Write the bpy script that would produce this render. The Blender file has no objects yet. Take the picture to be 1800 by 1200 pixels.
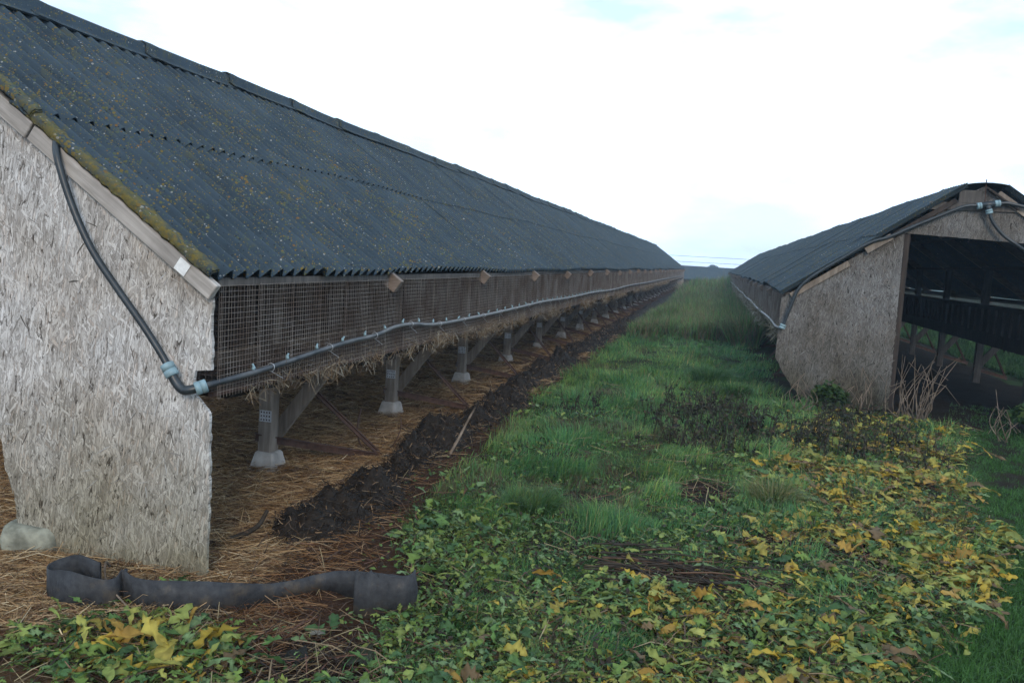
import bpy, bmesh, math, random
import numpy as np
from mathutils import Vector, Matrix

random.seed(7)
rng = np.random.default_rng(11)
scene = bpy.context.scene
COL = scene.collection
PI = math.pi

# ------------------------------------------------------------------ camera
cam_d = bpy.data.cameras.new('camera')
cam = bpy.data.objects.new('camera', cam_d)
COL.objects.link(cam)
YAW, PITCH, ROLL = 0.2359, -0.1015, 0.0592
_fw = Vector((-math.sin(YAW) * math.cos(PITCH), math.cos(YAW) * math.cos(PITCH), math.sin(PITCH)))
_r = Vector((math.cos(YAW), math.sin(YAW), 0))
_u = _r.cross(_fw)
_r2 = _r * math.cos(ROLL) + _u * math.sin(ROLL)
_u2 = -_r * math.sin(ROLL) + _u * math.cos(ROLL)
_m = Matrix((_r2, _u2, -_fw)).transposed().to_4x4()
_m.translation = Vector((0, 0, 1.6))
cam.matrix_world = _m
cam_d.sensor_width = 36
cam_d.lens = 1459 / 1800 * 36
cam_d.clip_start = 0.05
cam_d.clip_end = 3000
scene.camera = cam

# ------------------------------------------------------------------ light and exposure
SUN_EL, SUN_AZ = math.radians(25), math.radians(160)     # azimuth clockwise from +Y: behind the camera, to its right
world = bpy.data.worlds.new('World')
scene.world = world
world.use_nodes = True
nt = world.node_tree
for n in list(nt.nodes):
    nt.nodes.remove(n)
def wn(t, **k):
    n = nt.nodes.new(t)
    for a, v in k.items():
        setattr(n, a, v)
    return n
w_out = wn('ShaderNodeOutputWorld'); w_bg = wn('ShaderNodeBackground')
w_sky = wn('ShaderNodeTexSky', sky_type='NISHITA', sun_disc=False, sun_elevation=SUN_EL, sun_rotation=SUN_AZ)
w_tc = wn('ShaderNodeTexCoord'); w_map = wn('ShaderNodeMapping')
w_map.inputs['Location'].default_value = (9.7, 4.4, 5.94)
w_map.inputs['Scale'].default_value = (1, 1, 2.6)
w_n = wn('ShaderNodeTexNoise'); w_n.inputs['Scale'].default_value = 3.4; w_n.inputs['Detail'].default_value = 6; w_n.inputs['Roughness'].default_value = 0.52
w_r = wn('ShaderNodeValToRGB')
w_r.color_ramp.elements[0].position = 0.36; w_r.color_ramp.elements[1].position = 0.49
w_r.color_ramp.elements[0].color = (0.48, 0.48, 0.48, 1)
w_mix = wn('ShaderNodeMixRGB')
w_mix.inputs['Color2'].default_value = (10.9, 13.8, 17.4, 1)
w_bg.inputs['Strength'].default_value = 0.1
nt.links.new(w_tc.outputs['Generated'], w_map.inputs['Vector'])
nt.links.new(w_map.outputs['Vector'], w_n.inputs['Vector'])
nt.links.new(w_n.outputs['Fac'], w_r.inputs['Fac'])
nt.links.new(w_r.outputs['Color'], w_mix.inputs['Fac'])
nt.links.new(w_sky.outputs['Color'], w_mix.inputs['Color1'])
nt.links.new(w_mix.outputs['Color'], w_bg.inputs['Color'])
nt.links.new(w_bg.outputs['Background'], w_out.inputs['Surface'])

sun_d = bpy.data.lights.new('sun', 'SUN')  # soft warm sun added from behind, standing in for the camera flash
sun_d.energy = 1.5
sun_d.angle = math.radians(16)
sun_d.color = (1.0, 0.85, 0.68)
sun = bpy.data.objects.new('sun', sun_d)
COL.objects.link(sun)
_to = Vector((math.sin(SUN_AZ) * math.cos(SUN_EL), math.cos(SUN_AZ) * math.cos(SUN_EL), math.sin(SUN_EL)))
sun.rotation_euler = _to.to_track_quat('Z', 'Y').to_euler()
sun.location = (0, -20, 30)

scene.view_settings.view_transform = 'Standard'
scene.view_settings.look = 'None'
scene.view_settings.gamma = 1
scene.view_settings.exposure = 0.24
scene.view_settings.use_curve_mapping = False
scene.cycles.use_denoising = True
scene.cycles.max_bounces = 8
scene.cycles.volume_bounces = 0

# ------------------------------------------------------------------ helpers
def link(o, parent=None):
    COL.objects.link(o)
    if parent is not None:
        o.parent = parent
    return o

def tag(o, label=None, cat=None, group=None, kind=None):
    if label: o['label'] = label
    if cat: o['category'] = cat
    if group: o['group'] = group
    if kind: o['kind'] = kind
    return o

def empty(name, loc=(0, 0, 0), label=None, cat=None, group=None):
    o = bpy.data.objects.new(name, None)
    o.empty_display_size = 0.2
    COL.objects.link(o)
    o.location = loc
    bpy.context.view_layer.update()
    return tag(o, label, cat, group)

def child(name, me, parent, loc=None, rot=None):
    """a mesh object made in the parent's own coordinates"""
    o = bpy.data.objects.new(name, me)
    link(o, parent)
    if loc is not None: o.location = loc
    if rot is not None: o.rotation_euler = rot
    return o

def np_mesh(name, V, F, mats, colors=None, mat_idx=None, smooth=False):
    """V (n,3); F (m,3) triangles or (m,4) quads"""
    V = np.asarray(V, np.float32); F = np.asarray(F, np.int32)
    k = F.shape[1]
    me = bpy.data.meshes.new(name)
    me.vertices.add(len(V)); me.vertices.foreach_set('co', V.ravel())
    me.loops.add(F.size); me.loops.foreach_set('vertex_index', F.ravel())
    me.polygons.add(len(F))
    me.polygons.foreach_set('loop_start', np.arange(0, F.size, k, dtype=np.int32))
    if mat_idx is not None:
        me.polygons.foreach_set('material_index', np.asarray(mat_idx, np.int32))
    if smooth:
        me.polygons.foreach_set('use_smooth', np.ones(len(F), bool))
    for m in (mats if isinstance(mats, (list, tuple)) else [mats]):
        me.materials.append(m)
    if colors is not None:
        at = me.color_attributes.new('tint', 'FLOAT_COLOR', 'POINT')
        c = np.ones((len(V), 4), np.float32); c[:, :3] = colors
        at.data.foreach_set('color', c.ravel())
    me.update(calc_edges=True)
    me.validate()
    return me

class MB:
    """collects boxes, bars, tubes, prisms; quads and triangles"""
    def __init__(self):
        self.v = []; self.f = []; self.mi = []
    def add(self, vs, fs, mi=0):
        b = len(self.v)
        self.v += [tuple(p) for p in vs]
        self.f += [tuple(b + i for i in f) for f in fs]
        self.mi += [mi] * len(fs)
    def box(self, lo, hi, mi=0, jit=0.0):
        x0, y0, z0 = lo; x1, y1, z1 = hi
        vs = [(x0,y0,z0),(x1,y0,z0),(x1,y1,z0),(x0,y1,z0),(x0,y0,z1),(x1,y0,z1),(x1,y1,z1),(x0,y1,z1)]
        if jit:
            vs = [tuple(c + random.uniform(-jit, jit) for c in p) for p in vs]
        self.add(vs, [(0,3,2,1),(4,5,6,7),(0,1,5,4),(1,2,6,5),(2,3,7,6),(3,0,4,7)], mi)
    def beam(self, a, b, w, h, up=(0,0,1), mi=0, taper=1.0):
        a = Vector(a); b = Vector(b); d = (b - a).normalized()
        up = Vector(up)
        s = d.cross(up)
        if s.length < 1e-4: s = d.cross(Vector((1, 0, 0)))
        s.normalize(); t = s.cross(d)
        vs = []
        for p, k in ((a, 1), (b, taper)):
            for i, j in ((-1,-1),(1,-1),(1,1),(-1,1)):
                vs.append(p + s * (i * w / 2 * k) + t * (j * h / 2 * k))
        self.add(vs, [(0,3,2,1),(4,5,6,7),(0,1,5,4),(1,2,6,5),(2,3,7,6),(3,0,4,7)], mi)
    def tube(self, pts, r, n=8, mi=0, cap=True):
        pts = [Vector(p) for p in pts]
        R = r if isinstance(r, (list, tuple)) else [r] * len(pts)
        t0 = (pts[1] - pts[0]).normalized()
        nrm = t0.cross(Vector((0, 0, 1)))
        if nrm.length < 1e-3: nrm = t0.cross(Vector((1, 0, 0)))
        nrm.normalize()
        vs = []
        for i, p in enumerate(pts):
            t = (pts[min(i + 1, len(pts) - 1)] - pts[max(i - 1, 0)]).normalized()
            nrm = (nrm - t * nrm.dot(t)).normalized()
            bn = t.cross(nrm)
            for k in range(n):
                a = 2 * PI * k / n
                vs.append(p + (nrm * math.cos(a) + bn * math.sin(a)) * R[i])
        fs = []
        for i in range(len(pts) - 1):
            for k in range(n):
                k2 = (k + 1) % n
                fs.append((i*n + k, i*n + k2, (i+1)*n + k2, (i+1)*n + k))
        if cap:
            fs.append(tuple(range(n - 1, -1, -1)))
            fs.append(tuple((len(pts)-1)*n + k for k in range(n)))
        self.add(vs, fs, mi)
    def prism(self, poly, axis, a, b, mi=0):
        """poly: list of 2d points; axis 'y': (x,z) extruded from y=a to y=b"""
        n = len(poly)
        f = (lambda p, q: (p[0], q, p[1])) if axis == 'y' else ((lambda p, q: (q, p[0], p[1])) if axis == 'x' else (lambda p, q: (p[0], p[1], q)))
        vs = [f(p, a) for p in poly] + [f(p, b) for p in poly]
        fs = [tuple(range(n)), tuple(range(2*n - 1, n - 1, -1))]
        fs += [(i, i + n, (i + 1) % n + n, (i + 1) % n) for i in range(n)]
        self.add(vs, fs, mi)
    def mesh(self, name, mats, smooth=False, bevel=0.0):
        me = bpy.data.meshes.new(name)
        me.from_pydata(self.v, [], self.f)
        for m in (mats if isinstance(mats, (list, tuple)) else [mats]):
            me.materials.append(m)
        me.polygons.foreach_set('material_index', self.mi)
        bm = bmesh.new(); bm.from_mesh(me)
        bmesh.ops.recalc_face_normals(bm, faces=bm.faces)
        if bevel:
            bmesh.ops.bevel(bm, geom=[e for e in bm.edges if len(e.link_faces) == 2 and e.calc_face_angle(0) > 0.6], offset=bevel, segments=1, affect='EDGES')
        bm.to_mesh(me); bm.free()
        if smooth:
            me.polygons.foreach_set('use_smooth', [True] * len(me.polygons))
        me.update()
        return me

def spline(pts, n=8):
    """Catmull-Rom through pts"""
    P = [Vector(p) for p in pts]
    P = [P[0] * 2 - P[1]] + P + [P[-1] * 2 - P[-2]]
    out = []
    for i in range(1, len(P) - 2):
        for k in range(n):
            t = k / n
            a, b, c, d = P[i-1], P[i], P[i+1], P[i+2]
            out.append(0.5 * ((2*b) + (c - a)*t + (2*a - 5*b + 4*c - d)*t*t + (-a + 3*b - 3*c + d)*t**3))
    out.append(P[-2].copy())
    return out

def _hash(ix, iy, s):
    h = (ix.astype(np.int64) * 374761393 + iy.astype(np.int64) * 668265263 + s * 974711) & 0x7fffffff
    h = ((h ^ (h >> 13)) * 1274126177) & 0x7fffffff
    return ((h ^ (h >> 16)) & 0xffff) / 65535.0
def vnoise(x, y, s=0):
    x = np.asarray(x, float); y = np.asarray(y, float)
    ix = np.floor(x); iy = np.floor(y)
    fx = x - ix; fy = y - iy
    fx = fx*fx*(3 - 2*fx); fy = fy*fy*(3 - 2*fy)
    a = _hash(ix, iy, s); b = _hash(ix + 1, iy, s); c = _hash(ix, iy + 1, s); d = _hash(ix + 1, iy + 1, s)
    return (a*(1-fx) + b*fx)*(1-fy) + (c*(1-fx) + d*fx)*fy
def fbm(x, y, s=0, o=4):
    v = 0; a = 0.5; t = 0
    for i in range(o):
        v = v + a * vnoise(x * 2**i, y * 2**i, s + i*17); t += a; a *= 0.5
    return v / t
def sstep(e0, e1, x):
    t = np.clip((np.asarray(x, float) - e0) / (e1 - e0), 0.0, 1.0)
    return t*t*(3 - 2*t)

# ------------------------------------------------------------------ materials
class Mat:
    def __init__(self, name, rough=0.8, spec=0.3):
        self.m = bpy.data.materials.new(name); self.m.use_nodes = True
        self.t = self.m.node_tree
        self.b = self.t.nodes['Principled BSDF']
        self.b.inputs['Roughness'].default_value = rough
        self.b.inputs['Specular IOR Level'].default_value = spec
        self.out = self.t.nodes['Material Output']
    def n(self, t, ins=None, **k):
        n = self.t.nodes.new(t)
        for a, v in k.items(): setattr(n, a, v)
        for a, v in (ins or {}).items():
            if isinstance(v, bpy.types.NodeSocket): self.t.links.new(v, n.inputs[a])
            else: n.inputs[a].default_value = v
        return n
    def set(self, key, v):
        if isinstance(v, bpy.types.NodeSocket): self.t.links.new(v, self.b.inputs[key])
        else: self.b.inputs[key].default_value = v
    def noise(self, vec, scale, detail=4, rough=0.55, dist=0.0):
        return self.n('ShaderNodeTexNoise', {'Vector': vec, 'Scale': scale, 'Detail': detail, 'Roughness': rough, 'Distortion': dist}).outputs['Fac']
    def ramp(self, fac, stops, interp='LINEAR'):
        n = self.n('ShaderNodeValToRGB', {'Fac': fac}); n.color_ramp.interpolation = interp
        e = n.color_ramp.elements
        while len(e) < len(stops): e.new(0.5)
        for i, (p, c) in enumerate(stops):
            e[i].position = p; e[i].color = (c, c, c, 1) if not isinstance(c, (tuple, list)) else (*c, 1)
        return n.outputs['Color']
    def mix(self, f, a, b, mode='MIX'):
        n = self.n('ShaderNodeMixRGB', blend_type=mode)
        for k, v in (('Fac', f), ('Color1', a), ('Color2', b)):
            if isinstance(v, bpy.types.NodeSocket): self.t.links.new(v, n.inputs[k])
            else: n.inputs[k].default_value = v if k == 'Fac' else (*v, 1)
        return n.outputs['Color']
    def math(self, op, a, b=0.0):
        n = self.n('ShaderNodeMath', operation=op)
        for i, v in enumerate((a, b)):
            if isinstance(v, bpy.types.NodeSocket): self.t.links.new(v, n.inputs[i])
            else: n.inputs[i].default_value = v
        return n.outputs[0]
    def mapping(self, vec, scale=(1,1,1), rot=(0,0,0), loc=(0,0,0)):
        return self.n('ShaderNodeMapping', {'Vector': vec, 'Scale': scale, 'Rotation': rot, 'Location': loc}).outputs['Vector']
    def pos(self):
        return self.n('ShaderNodeNewGeometry').outputs['Position']
    def obj(self):
        return self.n('ShaderNodeTexCoord').outputs['Object']
    def rand(self):
        return self.n('ShaderNodeObjectInfo').outputs['Random']
    def bump(self, h, strength=0.5, dist=0.01):
        n = self.n('ShaderNodeBump', {'Height': h, 'Strength': strength, 'Distance': dist})
        self.t.links.new(n.outputs['Normal'], self.b.inputs['Normal'])
    def tint(self):
        return self.n('ShaderNodeAttribute', attribute_name='tint').outputs['Color']

def m_plain(name, col, rough=0.7, spec=0.3, var=0.25, scale=8, bump=0.0, metal=0.0):
    M = Mat(name, rough, spec)
    p = M.pos()
    f = M.noise(p, scale, 5)
    c = M.mix(M.ramp(f, [(0.3, 0.0), (0.7, 1.0)]), [v*(1-var) for v in col], [min(1, v*(1+var)) for v in col])
    M.set('Base Color', c)
    M.set('Metallic', metal)
    if bump: M.bump(M.noise(p, scale*5, 4), bump, 0.004)
    return M.m

def m_wood(name, dark, light, stretch=(30, 30, 2.5), rough=0.85, bump=0.4, turn=0.0):
    M = Mat(name, rough, 0.2)
    p = M.obj()
    if turn: p = M.mapping(p, rot=(0, turn, 0))
    g = M.noise(M.mapping(p, stretch), 1.0, 6, 0.6, 0.6)
    b = M.noise(M.pos(), 3.0, 4)
    c = M.mix(M.ramp(g, [(0.3, 0.0), (0.72, 1.0)]), dark, light)
    c = M.mix(M.ramp(b, [(0.35, 0.0), (0.7, 0.55)]), c, [v*0.55 for v in dark])
    M.set('Base Color', c)
    M.bump(g, bump, 0.004)
    return M.m

def m_strandboard(name, k, brown):
    """weathered strand board: flat elongated chips lying over each other in many directions, greyed and stained"""
    M = Mat(name, 0.92, 0.1)
    p = M.pos()
    q = M.mapping(p, (1, 0.0, 1))
    wob = M.n('ShaderNodeVectorMath', {0: M.n('ShaderNodeTexNoise', {'Vector': q, 'Scale': 26.0, 'Detail': 4, 'Roughness': 0.65}).outputs['Color'], 1: (0.5, 0.5, 0.5)}, operation='SUBTRACT').outputs[0]
    qd = M.n('ShaderNodeVectorMath', {0: q, 1: M.n('ShaderNodeVectorMath', {0: wob, 1: (0.016, 0.0, 0.04)}, operation='MULTIPLY').outputs[0]}, operation='ADD').outputs[0]
    tone = None; gap = None; stain = None
    for n, (ang, sx, sz, thr) in enumerate(((0.05, 46, 5.8, 0.0), (-0.30, 64, 8.0, 0.45), (0.42, 76, 10, 0.52), (-0.12, 34, 4.4, 0.70), (0.18, 105, 11, 0.52), (-0.75, 85, 12, 0.76), (0.85, 95, 13, 0.80), (-0.15, 150, 15, 0.60))):
        m = M.mapping(M.mapping(qd, rot=(0, ang, 0), loc=(n*3.7, 0, n*1.9)), (sx, 1, sz))
        v = M.n('ShaderNodeTexVoronoi', {'Vector': m, 'Scale': 1.0, 'Randomness': 1.0}, feature='F1', voronoi_dimensions='3D')
        e = M.n('ShaderNodeTexVoronoi', {'Vector': m, 'Scale': 1.0, 'Randomness': 1.0}, feature='DISTANCE_TO_EDGE', voronoi_dimensions='3D')
        sep = M.n('ShaderNodeSeparateColor', {'Color': v.outputs['Color']})
        g = M.ramp(e.outputs['Distance'], [(0.0, 0.0), (0.09, 1.0)])
        if tone is None:
            tone, gap, stain = sep.outputs['Red'], g, sep.outputs['Blue']
        else:
            on = M.math('GREATER_THAN', sep.outputs['Green'], thr)
            tone = M.mix(on, tone, sep.outputs['Red']); gap = M.mix(on, gap, g); stain = M.mix(on, stain, sep.outputs['Blue'])
    grain = M.noise(M.mapping(q, (190, 1, 20)), 1.0, 5, 0.65, 0.7)
    t2 = M.math('ADD', M.math('MULTIPLY', tone, 0.50), M.math('MULTIPLY', grain, 0.54))
    t2 = M.math('ADD', t2, M.math('MULTIPLY', M.math('SUBTRACT', M.noise(p, 5.0, 5, 0.65), 0.5), 0.5))
    base = M.ramp(t2, [(0.06, (0.085*k, 0.076*k, 0.067*k)), (0.22, (0.24*k, 0.226*k, 0.211*k)), (0.42, (0.37*k, 0.356*k, 0.340*k)), (0.66, (0.50*k, 0.487*k, 0.472*k)), (0.92, (0.64*k, 0.63*k, 0.615*k))])
    base = M.mix(M.math('MULTIPLY', M.math('SUBTRACT', 1.0, gap), 0.62), base, (0.07*k, 0.06*k, 0.05*k))
    hole = M.ramp(M.noise(M.mapping(q, (38, 1, 13)), 1.0, 5, 0.7, 0.8), [(0.36, 0.92), (0.42, 0.0)])
    base = M.mix(hole, base, (0.055*k, 0.046*k, 0.038*k))
    big = M.noise(p, 1.7, 5, 0.6)
    c = M.mix(M.ramp(big, [(0.42, 0.0), (0.68, 0.65)]), base, M.mix(1.0, base, (0.70, 0.61, 0.50), 'MULTIPLY'))
    c = M.mix(M.ramp(stain, [(0.90, 0.0), (0.93, brown)]), c, M.mix(1.0, base, (0.85, 0.58, 0.40), 'MULTIPLY'))
    # damp foot: algae and dirt on the lowest metre, a running stain or two
    z = M.n('ShaderNodeSeparateXYZ', {'Vector': p}).outputs['Z']
    zz = M.math('ADD', z, M.math('MULTIPLY', M.math('SUBTRACT', M.noise(p, 2.6, 5), 0.5), 0.9))
    c = M.mix(M.ramp(zz, [(0.05, 1.0), (1.35, 0.0)]), c, M.mix(1.0, c, (0.46, 0.43, 0.32), 'MULTIPLY'))
    run = M.noise(M.mapping(p, (9, 1, 0.7)), 1.0, 4, 0.6)
    c = M.mix(M.ramp(run, [(0.55, 0.0), (0.75, 0.55)]), c, M.mix(1.0, c, (0.55, 0.53, 0.50), 'MULTIPLY'))
    M.set('Base Color', c)
    M.bump(M.math('ADD', M.math('MULTIPLY', tone, 0.4), M.math('ADD', M.math('MULTIPLY', gap, 0.5), M.math('MULTIPLY', grain, 0.3))), 0.55, 0.003)
    return M.m

def m_roof(name, moss_amt, yellow):
    M = Mat(name, 0.8, 0.07)
    p = M.pos()
    n1 = M.noise(p, 2.2, 6, 0.6)
    base = M.ramp(n1, [(0.3, (0.019, 0.029, 0.038)), (0.55, (0.034, 0.050, 0.064)), (0.8, (0.055, 0.075, 0.090))])
    base = M.mix(M.math('MULTIPLY', M.rand(), 0.45), base, (0.028, 0.042, 0.054))
    # lichen: clumped spots, ochre, orange and grey-white
    v = M.n('ShaderNodeTexVoronoi', {'Vector': p, 'Scale': 52.0}, feature='F1')
    sep = M.n('ShaderNodeSeparateColor', {'Color': v.outputs['Color']})
    clump = M.ramp(M.noise(p, 2.4, 6, 0.7), [(0.38, 0.12), (0.66, 0.80)])
    edge = M.noise(p, 60, 3)
    dd = M.math('ADD', v.outputs['Distance'], M.math('MULTIPLY', M.math('SUBTRACT', edge, 0.5), 0.5))
    spot = M.math('LESS_THAN', dd, M.math('MULTIPLY', sep.outputs['Red'], M.math('MULTIPLY', clump, moss_amt)))
    lich = M.ramp(sep.outputs['Green'], [(0.0, (0.115, 0.085, 0.025)), (0.3, (0.075, 0.075, 0.032)), (0.62, (0.12, 0.068, 0.025)), (0.75, (0.06, 0.075, 0.05)), (0.96, (0.2, 0.2, 0.19))], 'CONSTANT')
    v2 = M.n('ShaderNodeTexVoronoi', {'Vector': p, 'Scale': 85.0}, feature='F1')
    sep2 = M.n('ShaderNodeSeparateColor', {'Color': v2.outputs['Color']})
    spot2 = M.math('LESS_THAN', v2.outputs['Distance'], M.math('MULTIPLY', sep2.outputs['Red'], M.math('MULTIPLY', M.noise(p, 5.0, 4), 1.05*moss_amt)))
    lich2 = M.ramp(sep2.outputs['Blue'], [(0.0, (0.11, 0.085, 0.03)), (0.4, (0.055, 0.07, 0.045)), (0.75, (0.015, 0.02, 0.024)), (0.92, (0.2, 0.2, 0.19))], 'CONSTANT')
    c = M.mix(spot2, base, lich2)
    c = M.mix(spot, c, lich)
    moss = M.ramp(M.noise(p, 7.0, 6, 0.7), [(0.57 - 0.17*yellow, 0.0), (0.72 - 0.16*yellow, 0.7)])
    c = M.mix(moss, c, M.mix(M.noise(p, 40, 3), (0.035, 0.045, 0.018), (0.11 + 0.06*yellow, 0.085 + 0.035*yellow, 0.024)))
    M.set('Base Color', c)
    M.bump(M.math('ADD', M.noise(p, 90, 4), M.math('MULTIPLY', moss, 0.8)), 0.35, 0.006)
    M.set('Roughness', M.ramp(n1, [(0.3, 0.7), (0.8, 0.95)]))
    return M.m

def m_tint(name, rough=0.6, spec=0.35, trans=0.25, mul=1.0, noise_var=0.35, scale=30):
    """leaf or straw: own colour in the 'tint' attribute, a little light through it"""
    M = Mat(name, rough, spec)
    f = M.noise(M.pos(), scale, 3)
    c = M.mix(M.ramp(f, [(0.3, 1 - noise_var), (0.7, 1.0)]), (0, 0, 0), M.tint())
    M.set('Base Color', c)
    if trans:
        tr = M.n('ShaderNodeBsdfTranslucent', {'Color': c})
        mx = M.n('ShaderNodeMixShader', {'Fac': trans})
        M.t.links.new(M.b.outputs[0], mx.inputs[1]); M.t.links.new(tr.outputs[0], mx.inputs[2])
        M.t.links.new(mx.outputs[0], M.out.inputs['Surface'])
    return M.m

MATS = {}
MATS['osb_near'] = m_strandboard('strand_board_pale', 1.06, 0.22)
MATS['osb_far'] = m_strandboard('strand_board_dim', 0.34, 0.35)  # darker copy of the board: weaker light farther off put into the colour
MATS['roof'] = m_roof('roof_fibre_cement', 0.82, 0.0)
MATS['verge'] = m_roof('roof_verge_lichen', 1.5, 1.0)
MATS['wood'] = m_wood('weathered_wood', (0.13, 0.105, 0.083), (0.31, 0.26, 0.212))
MATS['wood_pale'] = m_wood('pale_wood', (0.24, 0.215, 0.19), (0.50, 0.46, 0.42), (2.5, 45, 45), turn=-0.612)
MATS['wood_pink'] = m_wood('rafter_wood', (0.12, 0.092, 0.075), (0.25, 0.20, 0.165), (8, 40, 40))
MATS['wood_dark'] = m_wood('dark_wood', (0.022, 0.017, 0.014), (0.062, 0.046, 0.036))
MATS['wood_mid'] = m_wood('grey_brown_wood', (0.055, 0.050, 0.046), (0.14, 0.125, 0.112))
MATS['concrete'] = m_plain('concrete', (0.30, 0.28, 0.255), 0.9, 0.2, 0.3, 9, 0.6)
MATS['mossy'] = m_plain('mossy_concrete', (0.19, 0.19, 0.15), 0.95, 0.1, 0.5, 14, 0.8)
MATS['rust'] = m_plain('rusty_iron', (0.055, 0.030, 0.022), 0.85, 0.3, 0.45, 25, 0.5)
MATS['rubber'] = m_plain('black_rubber', (0.024, 0.026, 0.030), 0.8, 0.18, 0.6, 7, 0.8)
def m_belt():
    M = Mat('muddy_rubber', 0.75, 0.2)
    p = M.pos()
    f = M.noise(p, 9, 6, 0.68)
    z = M.n('ShaderNodeSeparateXYZ', {'Vector': p}).outputs['Z']
    mud = M.ramp(M.math('SUBTRACT', f, M.math('MULTIPLY', z, 1.2)), [(0.42, 0.0), (0.60, 0.75)])
    c = M.mix(M.ramp(M.noise(p, 30, 5, 0.7), [(0.3, 0.0), (0.75, 1.0)]), (0.018, 0.019, 0.022), (0.045, 0.046, 0.048))
    M.set('Base Color', M.mix(mud, c, (0.085, 0.066, 0.046)))
    M.set('Roughness', M.ramp(M.noise(p, 14, 4), [(0.35, 0.45), (0.65, 0.9)]))
    M.bump(M.noise(M.mapping(p, (14, 14, 3)), 1.0, 5, 0.65), 0.8, 0.012)
    return M.m
MATS['belt'] = m_belt()
MATS['hose'] = m_plain('black_hose', (0.018, 0.024, 0.028), 0.38, 0.4, 0.3, 20)
MATS['collar'] = m_plain('blue_collar', (0.17, 0.25, 0.275), 0.5, 0.4, 0.15, 30)
MATS['white'] = m_plain('white_tag', (0.62, 0.62, 0.60), 0.6, 0.3, 0.15, 30)
MATS['steel'] = m_plain('galvanised_plate', (0.42, 0.43, 0.44), 0.45, 0.5, 0.3, 60, 0, 0.6)
MATS['manure'] = m_plain('dark_manure', (0.018, 0.0135, 0.010), 0.9, 0.12, 0.5, 25, 1.0)
MATS['leaf'] = m_tint('weed_leaf', 0.55, 0.16, 0.28)
MATS['grass'] = m_tint('grass_blade', 0.5, 0.2, 0.3, noise_var=0.2, scale=4)
MATS['straw'] = m_tint('straw', 0.6, 0.2, 0.12, noise_var=0.3, scale=20)
MATS['flake'] = m_tint('board_flake', 0.85, 0.15, 0.0, noise_var=0.25, scale=60)
MATS['twig'] = m_tint('dead_stem', 0.85, 0.2, 0.0, noise_var=0.4, scale=40)

def m_wire(name, clean, rust):
    M = Mat(name, 0.5, 0.4)
    f = M.noise(M.pos(), 4.0, 5, 0.65)
    M.set('Base Color', M.mix(M.ramp(f, [(0.42, 0.0), (0.62, 1.0)]), clean, rust))
    M.set('Metallic', 0.15)
    return M.m
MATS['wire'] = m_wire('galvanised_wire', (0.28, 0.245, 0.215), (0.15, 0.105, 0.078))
MATS['wire_in'] = m_wire('rusty_shaded_wire', (0.085, 0.066, 0.053), (0.05, 0.035, 0.027))  # rust brown, darkened further to put the cage interior's shade into the colour

def m_pipe():
    M = Mat('dusty_pipe', 0.55, 0.35)
    p = M.pos()
    y = M.n('ShaderNodeSeparateXYZ', {'Vector': p}).outputs['Y']
    wear = M.math('ADD', M.math('MULTIPLY', y, 0.09), M.math('MULTIPLY', M.noise(p, 6, 5), 0.7))
    M.set('Base Color', M.mix(M.ramp(wear, [(0.60, 0.0), (1.05, 0.85)]), (0.024, 0.029, 0.034), (0.15, 0.148, 0.142)))
    return M.m
MATS['pipe'] = m_pipe()

def m_ground():
    M = Mat('soil_and_moss', 0.95, 0.04)
    p = M.pos()
    f = M.noise(p, 5, 6, 0.65); g = M.noise(p, 55, 4, 0.6)
    c = M.mix(M.ramp(M.math('MULTIPLY', M.math('ADD', f, g), 0.5), [(0.35, 0.35), (0.62, 1.0)]), (0, 0, 0), M.tint())
    fib = M.noise(M.mapping(p, (9, 60, 20), rot=(0, 0, 0.6)), 1.0, 4, 0.6, 1.2)
    c = M.mix(0.5, c, M.mix(M.ramp(fib, [(0.35, 0.25), (0.65, 1.0)]), (0, 0, 0), M.tint()))
    M.set('Base Color', c)
    M.bump(M.math('ADD', f, M.math('MULTIPLY', g, 0.5)), 0.9, 0.03)
    return M.m
MATS['ground'] = m_ground()

# ------------------------------------------------------------------ zones of the ground
def path_edge(y):
    """x of the boundary between leafy weeds and the trodden mossy path"""
    return np.interp(y, [2.5, 3.65, 4.6, 5.6, 8.5, 9.6, 12], [0.55, 0.95, 1.45, 1.8, 2.4, 2.75, 3.4])
def heap_x(y):
    return -2.08 + 0.05*np.sin(np.asarray(y)*1.7) - 0.10*sstep(7, 12, y) + 0.02*sstep(12, 30, y)
def grass_left(y):
    return np.interp(y, [2, 3.2, 3.9, 4.6, 5.2, 7, 9, 20, 60], [-1.35, -1.25, -1.45, -1.74, -1.76, -1.80, -1.96, -1.95, -1.92])
def bare(x, y):
    """rotted patches with dead stems where nothing green stands"""
    w = 0.35*(fbm(x*5, y*5, 211) - 0.5)
    b = 0
    for cx, cy, rx, ry in ((0.06, 5.95, 0.24, 0.42), (0.42, 5.05, 0.42, 0.16), (-0.72, 5.45, 0.26, 0.17), (-0.02, 4.2, 0.52, 0.15), (-1.38, 2.78, 0.32, 0.32), (-0.95, 6.5, 0.16, 0.2), (1.1, 4.6, 0.22, 0.12)):
        b = b + (1 - sstep(0.75, 1.15, np.hypot((x - cx)/rx, (y - cy)/ry) + w))
    return np.clip(b, 0, 1)
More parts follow.
